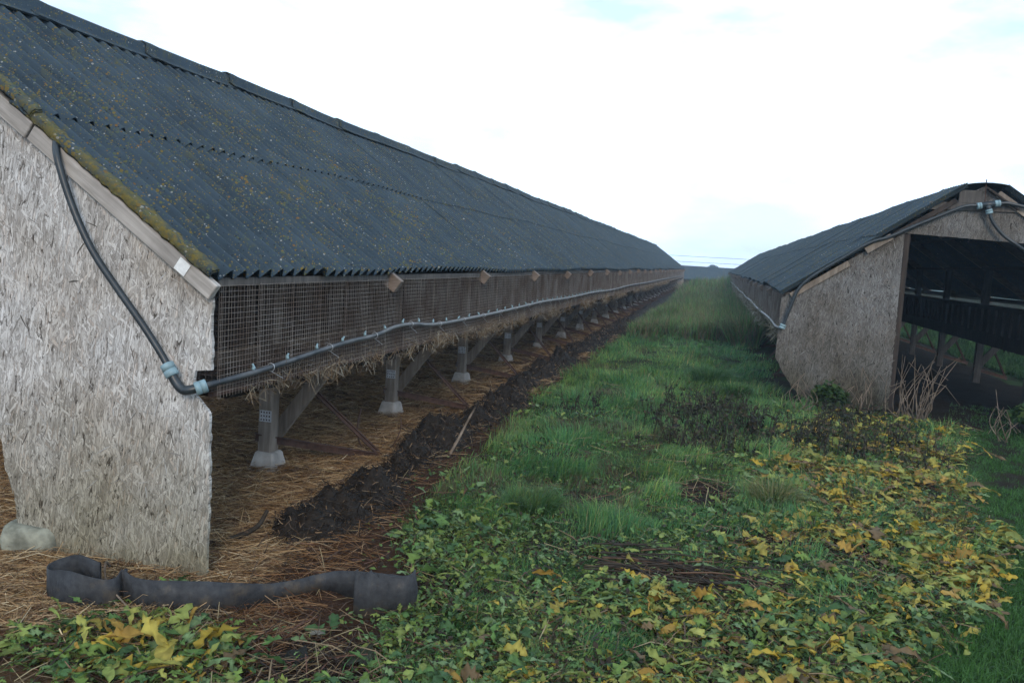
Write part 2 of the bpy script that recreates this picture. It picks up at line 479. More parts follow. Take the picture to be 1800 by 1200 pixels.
def ground_z(x, y):
    x = np.asarray(x, float); y = np.asarray(y, float)
    z = (fbm(x*1.3, y*1.3, 3) - 0.5) * 0.10 + (fbm(x*4, y*4, 9) - 0.5) * 0.03
    # straw bed sags under the left shed; grass strip swells a little
    z = z * (0.4 + 0.6*sstep(-3.2, -1.5, x))
    z = z + 0.03*np.exp(-((x + 0.3)/1.0)**2) * sstep(5, 8, y)
    z = z - 0.05*np.exp(-((x - path_edge(y) - 0.35)/0.4)**2) * (1 - sstep(9, 12, y))
    return z * (1 - sstep(60, 120, np.hypot(x, y)))

def build_ground():
    def axis(lo, hi, step, far):
        a = list(np.arange(lo, hi + 1e-6, step)); s = step
        while a[-1] < far: s *= 1.35; a.append(a[-1] + s)
        s = step
        while a[0] > -far: s *= 1.35; a.insert(0, a[0] - s)
        return np.array(a)
    X = axis(-6.5, 5.5, 0.07, 320); Y = axis(1.5, 16, 0.07, 320)
    gx, gy = np.meshgrid(X, Y)
    V = np.stack([gx, gy, ground_z(gx, gy)], -1).reshape(-1, 3)
    nx, ny = len(X), len(Y)
    i = np.arange(nx*ny).reshape(ny, nx)
    F = np.stack([i[:-1, :-1], i[:-1, 1:], i[1:, 1:], i[1:, :-1]], -1).reshape(-1, 4)
    x, y = V[:, 0], V[:, 1]
    soil = np.array([0.028, 0.022, 0.016]); straw = np.array([0.15, 0.092, 0.048]); green = np.array([0.040, 0.075, 0.024]); moss = np.array([0.036, 0.078, 0.020])
    nz = fbm(x*2.2, y*2.2, 21)
    c = soil[None] + (green - soil)[None] * sstep(0.35, 0.65, nz)[:, None]
    ws = 1 - sstep(-2.15, -1.95, x + 0.15*(nz - 0.5))
    c = c*(1 - ws[:, None]) + ws[:, None]*straw[None]*((0.45 + 0.8*fbm(x*3, y*3, 5))*(1 - 0.35*sstep(4.6, 8.5, y)))[:, None]  # straw ground also dims with distance: shade under the shed in the tint
    wr = sstep(-2.1, -1.95, x) * (1 - sstep(0, 0.25, x - grass_left(y))) * (y > 2)
    red = np.array([0.055, 0.030, 0.018])
    c = c*(1 - wr[:, None]) + wr[:, None]*red
    wp = sstep(0.0, 0.25, x - path_edge(y)) * (1 - sstep(0.75, 1.0, x - path_edge(y))) * (1 - sstep(11, 13, y))
    c = c*(1 - wp[:, None]) + wp[:, None]*(moss*0.6 + (soil - moss*0.6)*sstep(0.5, 0.75, fbm(x*3, y*3, 31))[:, None])
    bp = bare(x, y)[:, None]
    c = c*(1 - bp) + bp*np.array([0.026, 0.017, 0.012])
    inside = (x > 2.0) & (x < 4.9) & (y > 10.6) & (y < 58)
    c[inside] = np.array([0.022, 0.017, 0.012])  # floor colour blackened to hold the shade inside the doorway
    far = sstep(60, 90, np.hypot(x, y))
    c = c*(1 - far[:, None]) + far[:, None]*np.array([0.05, 0.07, 0.03])
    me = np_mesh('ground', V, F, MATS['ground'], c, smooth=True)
    o = bpy.data.objects.new('ground', me); link(o)
    tag(o, kind='structure')
    return o
ground = build_ground()
def gz(x, y): return float(ground_z(x, y))

# ------------------------------------------------------------------ the sheds
PITCHW = 0.115                     # one wave of the roofing
WAVES = 9
SHEET_W = PITCHW * WAVES
BAY = 2.31
CAGE = BAY / 7

def sheet_mesh(name, length, mat, flip=False):
    """corrugated sheet: x' along the slope (0 at the lower edge, up is +), y along the ridge, z the normal"""
    seg = 8
    n = WAVES * seg + 1
    ys = np.linspace(-0.03, SHEET_W, n) if flip else np.linspace(0, SHEET_W + 0.03, n)
    zs = 0.027 * np.cos(2*PI*ys/PITCHW)
    zs = zs + 0.004*(sstep(0.02, -0.02, ys) if flip else sstep(SHEET_W - 0.02, SHEET_W + 0.02, ys))
    V = []
    for x in (0.0, length*0.5, length):
        V.append(np.stack([np.full(n, x), ys, zs], -1))
    for x in (0.0, length*0.5, length):
        V.append(np.stack([np.full(n, x), ys, zs - 0.006], -1))
    V = np.concatenate(V)
    F = []
    for r in range(2):
        for k in range(n - 1):
            a = r*n + k
            F.append((a, a + n, a + n + 1, a + 1))
            b = (3 + r)*n + k
            F.append((b, b + 1, b + n + 1, b + n))
    m = len(V); V = np.concatenate([V, V])          # the cut edges keep their own vertices, so they stay crisp
    for k in range(n - 1):
        F.append((m + k, m + k + 1, m + 3*n + k + 1, m + 3*n + k))
        F.append((m + 2*n + k + 1, m + 2*n + k, m + 5*n + k, m + 5*n + k + 1))
    m2 = len(V); V = np.concatenate([V, V[:m]])
    for e in (0, n - 1):
        for r in range(2):
            F.append((m2 + r*n + e, m2 + (r+1)*n + e, m2 + (4+r)*n + e, m2 + (3+r)*n + e))
    return np_mesh(name, V, F, mat, smooth=True)

def wire_mesh_part(segs, r, mi):
    """triangular prisms along axis-aligned segments"""
    V, F, M = [], [], []
    b = 0
    for a, c in segs:
        a = np.array(a, float); c = np.array(c, float)
        d = (c - a)/np.linalg.norm(c - a)
        s = np.cross(d, [0.31, 0.52, 0.79]); s /= np.linalg.norm(s); t = np.cross(d, s)
        for p in (a, c):
            for k in range(3):
                an = 2*PI*k/3
                V.append(p + r*(s*math.cos(an) + t*math.sin(an)))
        for k in range(3):
            k2 = (k + 1) % 3
            F += [(b + k, b + k2, b + 3 + k2), (b + k, b + 3 + k2, b + 3 + k)]; M += [mi, mi]
        b += 6
    return V, F, M

def cage_mesh(side, depth, z0, z1):
    """one cage of welded wire in local u (outwards), y; front at u=0, back at u=-depth"""
    S = 0.0262
    nv = int(round(CAGE/S)); sv = CAGE/nv
    nh = int(round((z1 - z0)/S)); sh = (z1 - z0)/nh
    nd = int(round(depth/(S*1.25))); sd = depth/nd
    front, inner = [], []
    jit = lambda a: random.uniform(-a, a)
    for i in range(nv):
        y = i*sv + jit(0.0015)
        front.append(((0, y, z0 - 0.03), (jit(0.003), y + jit(0.003), z1)))
    for j in range(nh + 1):
        z = z0 + j*sh + jit(0.001)
        front.append(((0.002, 0, z), (0.002, CAGE, z)))
    front.append(((0.006, 0.004, z0 - 0.04), (0.006, 0.006, z1 + 0.01)))
    for i in range(1, nd + 1):
        u = -i*sd
        inner.append(((side*u, 0.002, z0), (side*u, 0.002, z1)))
    for j in range(nh + 1):
        z = z0 + j*sh
        inner.append(((0, 0, z), (-side*depth, 0, z)))
    for z in (z0, z1):
        for i in range(nv):
            inner.append(((0, i*sv, z), (-side*depth, i*sv, z)))
        for i in range(1, nd + 1):
            inner.append(((-side*i*sd, 0, z + 0.002), (-side*i*sd, CAGE, z + 0.002)))
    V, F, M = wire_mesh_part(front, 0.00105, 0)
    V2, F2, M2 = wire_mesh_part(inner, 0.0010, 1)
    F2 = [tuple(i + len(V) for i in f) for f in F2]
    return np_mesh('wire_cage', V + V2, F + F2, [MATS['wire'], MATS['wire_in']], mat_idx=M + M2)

def jag(poly, closed_ragged, amp, step):
    """subdivide the ragged edges of an outline and push the points about"""
    out = []
    n = len(poly)
    for i in range(n):
        a = Vector(poly[i]); b = Vector(poly[(i + 1) % n])
        out.append(tuple(a))
        if i in closed_ragged:
            k = max(1, int((b - a).length/step))
            nr = Vector((-(b - a).y, (b - a).x)).normalized()
            for j in range(1, k):
                out.append(tuple(a + (b - a)*(j/k) + nr*random.uniform(-amp, amp)))
    return out

def board_mesh(name, poly, y0, y1, mat):
    bm = bmesh.new()
    f = [bm.verts.new((p[0], y0, p[1])) for p in poly]
    g = [bm.verts.new((p[0], y1, p[1])) for p in poly]
    bm.faces.new(f); bm.faces.new(list(reversed(g)))
    for i in range(len(poly)):
        j = (i + 1) % len(poly)
        bm.faces.new((f[i], g[i], g[j], f[j]))
    bmesh.ops.recalc_face_normals(bm, faces=bm.faces)
    bmesh.ops.triangulate(bm, faces=[q for q in bm.faces if len(q.verts) > 4])
    me = bpy.data.meshes.new(name); bm.to_mesh(me); bm.free()
    me.materials.append(mat)
    return me

def inside_poly(px, pz, poly):
    r = np.zeros(len(px), bool)
    n = len(poly)
    for i in range(n):
        x0, z0 = poly[i]; x1, z1 = poly[(i + 1) % n]
        c = ((z0 > pz) != (z1 > pz)) & (px < (x1 - x0)*(pz - z0)/((z1 - z0) + 1e-12) + x0)
        r ^= c
    return r

def flakes_mesh(poly, y0, n, size, k):
    """strands standing proud of a weathered strand board: few broad ones, many fine fibres"""
    xs = np.array([p[0] for p in poly]); zs = np.array([p[1] for p in poly])
    px = rng.uniform(xs.min(), xs.max(), n*2); pz = rng.uniform(zs.min(), zs.max(), n*2)
    ok = inside_poly(px, pz, poly)
    px, pz = px[ok][:n], pz[ok][:n]; n = len(px)
    broad = rng.uniform(0, 1, n) < 0.09
    fld = (fbm(px*2.6, pz*2.6, 77, 3) - 0.5)*2.6
    an = fld + rng.normal(0, 0.42, n) + (rng.uniform(0, 1, n) < 0.22)*rng.uniform(-1.6, 1.6, n)
    L = size*np.where(broad, rng.uniform(0.9, 2.3, n), rng.lognormal(-0.35, 0.5, n))
    W = size*np.where(broad, rng.uniform(0.08, 0.26, n), rng.uniform(0.02, 0.065, n))
    dx, dz = np.sin(an), np.cos(an)
    nx, nz = dz, -dx
    V = np.zeros((n, 8, 3))
    curl0 = rng.exponential(0.0003, n); curl1 = rng.exponential(0.0007, n)
    bow = rng.normal(0, 0.07, n)*L; tilt = rng.normal(0, 0.0005, n)
    wj = rng.uniform(0.35, 1.0, (n, 4))
    for i, t in enumerate((-0.5, -0.18, 0.2, 0.5)):
        off = bow*(0.25 - t*t)
        for j, q in enumerate((-0.5, 0.5)):
            w = W*wj[:, i]*(1.0 if i in (1, 2) else 0.6)
            V[:, i*2 + j, 0] = px + dx*L*t + nx*(q*w + off)
            V[:, i*2 + j, 2] = pz + dz*L*t + nz*(q*w + off)
            V[:, i*2 + j, 1] = y0 - 0.0006 - (~broad)*0.0003 - (curl0 if i == 0 else (curl1 if i == 3 else 0.0003)) - np.abs(tilt)*(q + 0.5)
    idx = np.arange(n)[:, None]*8
    F = np.concatenate([idx + np.array([0, 1, 3, 2]), idx + np.array([2, 3, 5, 4]), idx + np.array([4, 5, 7, 6])])
    pal = np.array([[0.50, 0.485, 0.465], [0.57, 0.555, 0.54], [0.41, 0.392, 0.37], [0.29, 0.27, 0.25], [0.46, 0.40, 0.34], [0.12, 0.105, 0.092], [0.63, 0.62, 0.605], [0.40, 0.30, 0.23]])
    c = pal[rng.choice(len(pal), n, p=[.23, .15, .19, .14, .07, .13, .06, .03])]*k*rng.uniform(0.8, 1.1, (n, 1))
    ft = 1 - sstep(0.0, 0.85, pz + 0.35*(fbm(px*3, pz*3, 5) - 0.5))
    c = c*(1 - ft[:, None]*np.array([0.46, 0.47, 0.58]))
    pat = fbm(px*2.2, pz*2.2, 55)
    c = c*(0.78 + 0.4*pat)[:, None]
    return np_mesh('loose_strand', V.reshape(-1, 3), F, MATS['flake'], np.repeat(c, 8, 0))

class Shed:
    def __init__(self, name, xc, hw, ze, zr, y0, nbays, vis, label, osb, cage_z0, footings=True):
        self.xc, self.hw, self.ze, self.zr, self.y0, self.nb, self.vis = xc, hw, ze, zr, y0, nbays, vis
        self.y1 = y0 + nbays*BAY
        self.slope = (zr - ze)/hw
        self.osb = osb
        self.cz = cage_z0; self.footings = footings
        self.root = empty(name, (xc, y0, 0), label, 'animal shed')
    def roof_z(self, u): return self.zr - self.slope*u
    def part(self, name, me, label=None):
        o = child(name, me, self.root, (-self.xc, -self.y0, 0))
        if label: o['label'] = label
        return o
    def inst(self, name, me, X, Y, Z, rot=(0, 0, 0)):
        return child(name, me, self.root, (X - self.xc, Y - self.y0, Z), rot)
    def sag(self, y):
        """old roof line: a little low at the near gable and uneven along the way"""
        d = y - self.y0
        return -0.04*math.exp(-d/2.2) + 0.012*math.sin(d*0.7) + 0.008*math.sin(d*1.9 + 1)
    def roof(self, meshes_lo, meshes_hi, side, over, slip, lifts=0.0012):
        a = math.atan(self.slope)
        L = math.hypot(self.hw, self.zr - self.ze)
        n = int((self.y1 - self.y0 + over)/SHEET_W) + 1
        ys = [self.y0 - over + i*SHEET_W for i in range(n)]
        for i, y in enumerate(ys):
            for row in (0, 1):
                me = random.choice(meshes_lo if row == 0 else meshes_hi)
                s = (0.0 if row == 0 else L*0.475) + random.uniform(-slip, slip)
                lift = (0.0 if row == 0 else 0.015) + random.uniform(-lifts, lifts)
                u = self.hw - s*math.cos(a)
                Z = self.roof_z(u) + lift*math.cos(a) + self.sag(y)
                X = self.xc + side*(u + lift*math.sin(a))
                o = child('roof_sheet', me, self.root)
                ex = Vector((-side*math.cos(a), 0, math.sin(a)))      # up the slope
                ez = Vector((side*math.sin(a), 0, math.cos(a)))
                ds = (self.sag(y + SHEET_W) - self.sag(y))/SHEET_W
                ey = Vector((0, 1, ds)) if side < 0 else Vector((0, -1, -ds))
                ey.normalize(); ez = ex.cross(ey).normalized(); ex = ey.cross(ez)
                if side > 0:     # keep right-handed: y runs back towards the viewer
                    org = Vector((X - self.xc, y - self.y0 + SHEET_W, Z + ds*SHEET_W))
                else:
                    org = Vector((X - self.xc, y - self.y0, Z))
                m = Matrix((ex, ey, ez)).transposed().to_4x4()
                m = Matrix.Rotation(random.uniform(-0.0015, 0.0015), 4, 'Z') @ m
                m.translation = org
                o.matrix_local = m

ROOF_LO = [sheet_mesh('roof_sheet', 1.30, MATS['roof'])]
ROOF_LO_F = [sheet_mesh('roof_sheet', 1.30, MATS['roof'], True)]
ROOF_HI_F = [sheet_mesh('roof_sheet', 1.31, MATS['roof'], True)]
ROOF_HI_SHORT = [sheet_mesh('roof_sheet', 1.12, MATS['roof'])]
ROOF_HI_SHORT_F = [sheet_mesh('roof_sheet', 1.12, MATS['roof'], True)]

def hidden_slope(sh, side, over):
    """the roof side the photograph does not show: one corrugated skin"""
    a = math.atan(sh.slope)
    n = int((sh.y1 - sh.y0 + over)/PITCHW)*4
    ys = np.linspace(sh.y0 - over, sh.y1, n)
    w = 0.021*np.cos(2*PI*(ys - ys[0])/PITCHW)
    V = []
    for u in (sh.hw, 0.0):
        V.append(np.stack([np.full(n, side*u + side*math.sin(a)*0)+side*math.sin(a)*w, ys - sh.y0, sh.roof_z(u) + math.cos(a)*w], -1))
    V = np.concatenate(V)
    k = np.arange(n - 1)
    F = np.stack([k, k + 1, k + n + 1, k + n], -1)
    o = child('roof_slope', np_mesh('roof_slope', V, F, MATS['roof'], smooth=True), sh.root)
    o['kind'] = 'stuff'
    return o

def ridge_cap_mesh(wing, ln, flat, shape=None):
    a = 0.56
    prof = [(-wing, -wing*math.tan(a)*flat - 0.0), (-wing*0.45, -wing*0.40*flat + 0.012), (-0.05, 0.030), (-0.02, 0.048), (0.02, 0.048), (0.05, 0.030), (wing*0.45, -wing*0.40*flat + 0.012), (wing, -wing*math.tan(a)*flat)]
    if shape: prof = shape
    n = len(prof); V = []; F = []
    for y, dz in ((0, 0.007), (0.10, 0.007), (0.18, 0.001), (ln*0.6, -0.004), (ln, 0.0)):
        for x, z in prof: V.append((x, y, z + dz))
    rows = 5
    for r in range(rows - 1):
        for k in range(n - 1):
            F.append((r*n + k, r*n + k + 1, (r+1)*n + k + 1, (r+1)*n + k))
    m = len(V)
    V += [(x, y, z - 0.009) for x, y, z in V]
    F += [tuple(reversed([i + m for i in f])) for f in F]
    for k in range(n - 1):
        F.append((k + 1, k, m + k, m + k + 1))
    return np_mesh('ridge_cap', V, F, MATS['roof'], smooth=True)

def furnish(sh, side, cages, posts, feet_label=False, cage_from=0.0):
    xc, hw = sh.xc, sh.hw
    uf = hw - 0.02                       # cage front
    up = hw - 0.82                       # posts
    X = lambda u: xc + side*u
    z0, z1 = sh.cz, sh.ze - 0.075
    # cages
    if cages:
        me = [cage_mesh(side, uf - up - 0.05, z0, z1) for _ in range(3)]
        for i in range(cages):
            o = sh.inst('wire_cage', random.choice(me), X(uf) + random.uniform(-0.004, 0.004), sh.y0 + 0.03 + i*CAGE, random.uniform(-0.003, 0.003))
    # nest boxes, one bank to a bay
    mb = MB()
    a, b = sorted((side*(up + 0.02), side*(up - 0.24)))
    mb.box((a, 0.01, z0 + 0.01 - (0 if sh.footings else 0.20)), (b, BAY - 0.01, z1 - (0.12 if sh.footings else 0.05)))
    for i in range(8):
        y = i*CAGE if i < 7 else BAY - 0.022
        a2, b2 = sorted((side*(up - 0.24), side*(up - 0.275)))
        mb.box((a2, y + 0.001, z0), (b2, y + 0.020, z1 - 0.10))
        a3, b3 = sorted((side*(up + 0.021), side*(up + 0.036)))
        mb.box((a3, y + 0.001, z0 + 0.012), (b3, y + 0.020, z1 - 0.13))
    nb_me = mb.mesh('nest_box', MATS['wood_dark'])
    for k in range(posts):
        sh.inst('nest_box', nb_me, xc, sh.y0 + 0.02 + k*BAY, 0)
    # frame of each bay: rafter, post with footing, brace, arm, rods
    mb = MB(); mb.box((-0.05, -0.055, 0), (0.05, 0.055, sh.roof_z(up) - 0.12), jit=0.004)
    wd = MATS['wood'] if sh.footings else MATS['wood_mid']  # shed without footings gets a darker wood, its dim interior in the colour
    post_me = mb.mesh('post', wd, bevel=0.006)
    mb = MB()
    v = []
    for z, s, t in ((0.0, 0.108, 0.105), (0.03, 0.10, 0.097), (0.155, 0.070, 0.070)):
        v += [(-s, -t, z), (s, -t, z), (s, t, z), (-s, t, z)]
    mb.add(v, [(0,1,5,4),(1,2,6,5),(2,3,7,6),(3,0,4,7),(4,5,9,8),(5,6,10,9),(6,7,11,10),(7,4,8,11),(8,9,10,11),(3,2,1,0)])
    foot_me = mb.mesh('footing', MATS['concrete'], bevel=0.012)
    mb = MB(); mb.beam((side*0.02, 0.075, 0.24), (side*0.47, 0.075, z0 - 0.045), 0.10, 0.045, up=(0, 1, 0)) 
    brace_me = mb.mesh('brace', wd, bevel=0.005)
    mb = MB(); mb.box(tuple(sorted((-side*0.06, side*0.80)))[:1] + (0.0, z0 - 0.10), tuple(sorted((-side*0.06, side*0.80)))[1:] + (0.045, z0 - 0.03))
    arm_me = mb.mesh('arm', MATS['wood_dark'], bevel=0.004)
    dn = math.hypot(1, sh.slope)
    mb = MB(); mb.beam((side*(hw + 0.035), 0, sh.roof_z(hw + 0.035) - 0.085), (side*0.02, 0, sh.roof_z(0.02) - 0.085), 0.055, 0.10, up=(0, 0, 1))
    rafter_me = mb.mesh('rafter', MATS['wood_pink'], bevel=0.004)
    mb = MB(); mb.beam((side*0.06, -0.06, z0 - 0.05), (side*0.62, 0.62, 0.03), 0.008, 0.045, up=(0, 1, 1)); mb.beam((side*0.06, -0.052, z0 - 0.05), (side*0.62, 0.628, 0.03), 0.035, 0.008, up=(0, 1, 1))
    rod1 = mb.mesh('angle_iron', MATS['rust'])
    mb = MB(); mb.beam((-side*0.06, -0.062, 0.235), (side*0.62, 0.55, 0.045), 0.010, 0.05, up=(0, 0, 1)); mb.beam((-side*0.06, -0.066, 0.260), (side*0.62, 0.546, 0.070), 0.036, 0.008, up=(0, 0, 1))
    rod2 = mb.mesh('angle_iron', MATS['rust'])
    mb = MB(); mb.box((-0.045, -0.062, -0.05), (0.045, -0.0595, 0.03))
    for i in range(4):
        for j in range(3):
            mb.box((-0.036 + i*0.021, -0.064, -0.042 + j*0.026), (-0.028 + i*0.021, -0.0625, -0.030 + j*0.026), mi=1)
    plate_me = mb.mesh('nail_plate', [MATS['steel'], MATS['rust']])
    first = 1.88
    for k in range(posts):
        y = sh.y0 + first + k*BAY
        gx = X(up); g = gz(gx, y)
        p = sh.inst('post', post_me, gx, y, 0.0, (random.uniform(-0.01, 0.01), random.uniform(-0.012, 0.012), 0))
        if sh.footings: child('footing', foot_me, p, (random.uniform(-0.012, 0.012), 0, g - random.uniform(0.005, 0.05)), (random.uniform(-0.06, 0.06), random.uniform(-0.06, 0.06), random.uniform(-0.25, 0.25)))
        if sh.footings: child('nail_plate', plate_me, p, (side*0.012, 0, 0.42 + random.uniform(-0.03, 0.03)))
        sh.inst('brace', brace_me, gx, y, 0.0, (0, random.uniform(-0.015, 0.015), 0))
        sh.inst('arm', arm_me, gx, y + 0.115, 0)
        sh.inst('angle_iron', rod1, gx, y, 0.0, (0, 0, random.uniform(-0.06, 0.06)))
        sh.inst('angle_iron', rod2, gx, y, 0.0, (0, random.uniform(-0.03, 0.03), random.uniform(-0.06, 0.06)))
        sh.inst('rafter', rafter_me, xc, y + 0.21, sh.sag(y))
    # eave board, purlin, floor rail (three-bay lengths butted end to end)
    ln = BAY*3
    mb = MB(); a, b = sorted((side*(uf - 0.10), side*(uf - 0.012))); mb.box((a, 0.004, z1 + 0.008), (b, ln - 0.004, z1 + 0.05))
    ev = mb.mesh('eave_board', MATS['wood_mid'], bevel=0.003)
    mb = MB()
    for u in (up - 0.02, up*0.5):
        zz = sh.roof_z(u) - 0.125
        mb.box((side*u - 0.03, 0.003, zz - 0.03), (side*u + 0.03, ln - 0.003, zz + 0.02))
    pu = mb.mesh('purlin', MATS['wood_dark'])
    mb = MB()
    for u in (uf - 0.04, uf - 0.42):
        mb.box((side*u - 0.012, 0.003, z0 - 0.028), (side*u + 0.012, ln - 0.003, z0 - 0.006))
    fr = mb.mesh('floor_rail', MATS['rust'])
    for k in range(0, posts, 3):
        y = sh.y0 + 0.03 + k*BAY
        sh.inst('eave_board', ev, xc, y, sh.sag(y)*0.5)
        sh.inst('purlin', pu, xc, y, 0)
        sh.inst('floor_rail', fr, xc, y, 0)

# ---- left shed
NB = 24
L = Shed('mink_shed', -4.23, 2.06, 1.467, 2.913, 3.335, NB, 1, 'long low shed with mossy corrugated roof and pale strand board end wall, leftmost', 'osb_near', 0.90)
L.roof(ROOF_LO_F, ROOF_HI_F, 1, 0.03, 0.012)
hidden_slope(L, -1, 0.03)
capL = ridge_cap_mesh(0.115, 1.16, 1.0)
def caps(sh, me, first, dz):
    y = first; i = 0
    while y < sh.y1 - 0.9:
        sh.inst('ridge_cap', me, sh.xc + random.uniform(-0.01, 0.01), y, sh.zr + dz + sh.sag(y) + random.uniform(-0.004, 0.004), (random.uniform(-0.007, 0.007) + (sh.sag(y + 1.1) - sh.sag(y))/1.1, 0, random.uniform(-0.008, 0.008)))
        y += 1.06 + random.uniform(-0.03, 0.03)
caps(L, capL, L.y0 - 0.05, 0.055)
furnish(L, 1, NB*7, NB)
furnish(L, -1, 0, 8)

def rake_z(sh, x): return sh.roof_z(abs(x - sh.xc)) - 0.035

# left shed: gable boards
yb = L.y0
def rk(x): return rake_z(L, x) - 0.08
poly = [(-2.205, rk(-2.205)), (-2.200, 1.005), (-2.285, 0.995), (-2.292, 0.89), (-2.262, 0.865), (-2.205, 0.80), (-2.198, 0.45), (-2.203, 0.012), (-2.38, 0.004), (-2.62, 0.035), (-3.02, 0.022), (-3.262, 0.075), (-3.285, 0.28), (-3.345, 0.42), (-3.355, 0.52), (-3.39, 0.62), (-3.52, 0.60), (-3.53, rk(-3.53))]
pj = jag(poly, {0, 2, 3, 4, 5, 6, 7, 8, 9, 10, 11, 12, 13, 14}, 0.004, 0.02)
g1 = L.part('gable_panel', board_mesh('gable_panel', pj, yb - 0.009, yb + 0.009, MATS['osb_near']), 'pale weathered strand board panel with ragged lower edge')
fo = child('loose_strand', flakes_mesh(pj, yb - 0.009, 1300, 0.040, 0.85), g1); fo['kind'] = 'stuff'
# over the aisle and on the far side
zt = 2.14
poly = [(-3.534, zt), (-3.534, rk(-3.534)), (L.xc, rk(L.xc)), (2*L.xc + 3.534, rk(-3.534)), (2*L.xc + 3.534, zt)]
L.part('gable_panel', board_mesh('gable_panel', poly, yb - 0.009, yb + 0.009, MATS['osb_near']))
poly = [(2*L.xc + 2.2, 0.05), (2*L.xc + 2.2, rk(-2.2)), (2*L.xc + 3.53, rk(-3.53)), (2*L.xc + 3.53, 0.05)]
L.part('gable_panel', board_mesh('gable_panel', poly, yb - 0.009, yb + 0.009, MATS['osb_near']))
# barge boards and verge trims
def rake_piece(sh, side, u0, u1, y0, y1, below, h, mat, name, skew=0.0):
    mb = MB()
    s0 = sh.sag(sh.y0)
    a = (sh.xc + side*u0, sh.roof_z(u0) + s0 - below); b = (sh.xc + side*u1, sh.roof_z(u1) + s0 - below - skew)
    n = Vector((-(b[1] - a[1]), b[0] - a[0])).normalized()
    if n.y > 0: n = -n
    q = [a, b, (b[0] + n.x*h, b[1] + n.y*h), (a[0] + n.x*h, a[1] + n.y*h)]
    mb.prism(q, 'y', y0, y1)
    return sh.part(name, mb.mesh(name, mat, bevel=0.004))
bb = rake_piece(L, 1, 2.075, 1.10, yb - 0.050, yb - 0.0125, 0.030, 0.080, MATS['wood_pale'], 'barge_board')
mb = MB(); _t = 1.885
mb.beam((L.xc + _t + 0.04, yb - 0.053, L.roof_z(_t + 0.04) - 0.112), (L.xc + _t - 0.012, yb - 0.053, L.roof_z(_t - 0.012) - 0.112), 0.002, 0.062, up=(0.57, 0, 0.82))
tg = child('paper_tag', mb.mesh('paper_tag', MATS['white']), bb, (0, 0, 0))
rake_piece(L, 1, 1.095, 0.02, yb - 0.056, yb - 0.0125, 0.026, 0.085, MATS['wood_pale'], 'barge_board', 0.004)
rake_piece(L, -1, 2.07, 0.02, yb - 0.050, yb - 0.0125, 0.075, 0.088, MATS['wood_pale'], 'barge_board')
def verge(sh, side, u0, u1, y, lift):
    """half-round lichen-covered verge piece"""
    prof = [(0.0, -0.022), (-0.002, -0.004), (0.006, 0.010), (0.026, 0.014), (0.050, 0.020), (0.072, -0.034)]
    n = len(prof); V = []; F = []
    a = math.atan(sh.slope)
    N = 40
    for i in range(N + 1):
        u = u0 + (u1 - u0)*i/N
        for q, z in prof:
            w = random.uniform(-0.004, 0.004)
            V.append((sh.xc + side*(u + math.sin(a)*(z + lift + w)), y + q + w, sh.roof_z(u) + math.cos(a)*(z + lift + w) + sh.sag(sh.y0)))
    for i in range(N):
        for k in range(n - 1):
            F.append((i*n + k, i*n + k + 1, (i+1)*n + k + 1, (i+1)*n + k))
    m = len(V)
    V += [(x, yy + 0.003, z - 0.010) for x, yy, z in V]
    F += [tuple(reversed([i + m for i in f])) for f in F]
    for e in (0, N):
        for k in range(n - 1): F.append((e*n + k, e*n + k + 1, m + e*n + k + 1, m + e*n + k))
    for i in range(N):
        for k in (0, n - 1): F.append((i*n + k, (i+1)*n + k, m + (i+1)*n + k, m + i*n + k))
    return sh.part('verge_trim', np_mesh('verge_trim', V, F, MATS['verge'], smooth=False), None)
verge(L, 1, 2.045, 0.98, yb - 0.062, 0.012)
verge(L, 1, 1.09, 0.0, yb - 0.068, 0.030)
verge(L, -1, 2.045, 0.0, yb - 0.062, 0.012)

# ---- right shed
R_ = Shed('mink_shed', 2.93, 2.14, 1.41, 2.89, 10.74, 21, -1, 'long low shed with dark open doorway and brown strand board end wall', 'osb_far', 0.89, False)
R_.roof(ROOF_LO, ROOF_HI_SHORT, -1, 0.10, 0.02, 0.007)
R_.roof(ROOF_LO_F, ROOF_HI_SHORT_F, 1, 0.06, 0.02)
capR = ridge_cap_mesh(0.25, 1.16, 1.0, [(-0.26, -0.175), (-0.21, -0.120), (-0.14, -0.108), (-0.05, -0.100), (0.05, -0.100), (0.14, -0.108), (0.21, -0.120), (0.26, -0.175)])
caps(R_, capR, R_.y0 - 0.10, 0.0)
furnish(R_, -1, 21*7, 21)
furnish(R_, 1, 70, 21)
yb2 = R_.y0
def rk2(x): return rake_z(R_, x) - 0.09
poly = [(0.795, rk2(0.795)), (0.790, 0.84), (0.785, 0.56), (0.85, 0.44), (0.93, 0.33), (1.02, 0.20), (1.20, 0.03), (1.5, 0.0), (2.145, 0.03), (2.128, 1.2), (2.118, 2.146), (2.118, rk2(2.118))]
pj2 = jag(poly, {0, 2, 3, 4, 5, 6, 7, 8}, 0.008, 0.03)
g2 = R_.part('gable_panel', board_mesh('gable_panel', pj2, yb2 - 0.009, yb2 + 0.009, MATS['osb_far']), 'brown strand board panel eaten away at its lower corner')
fo = child('loose_strand', flakes_mesh(pj2, yb2 - 0.009, 700, 0.05, 0.38), g2); fo['kind'] = 'stuff'  # strands toned down like the dim board behind them
poly = [(2.122, 2.150), (2.122, rk2(2.122)), (2.93, 2.74), (5.86 - 2.122, rk2(2.122)), (5.86 - 2.122, 2.085)]
pj3 = jag(poly, {4}, 0.003, 0.05)
g3 = R_.part('gable_panel', board_mesh('gable_panel', pj3, yb2 - 0.009, yb2 + 0.009, MATS['osb_far']))
fo = child('loose_strand', flakes_mesh(pj3, yb2 - 0.009, 300, 0.05, 0.38), g3); fo['kind'] = 'stuff'
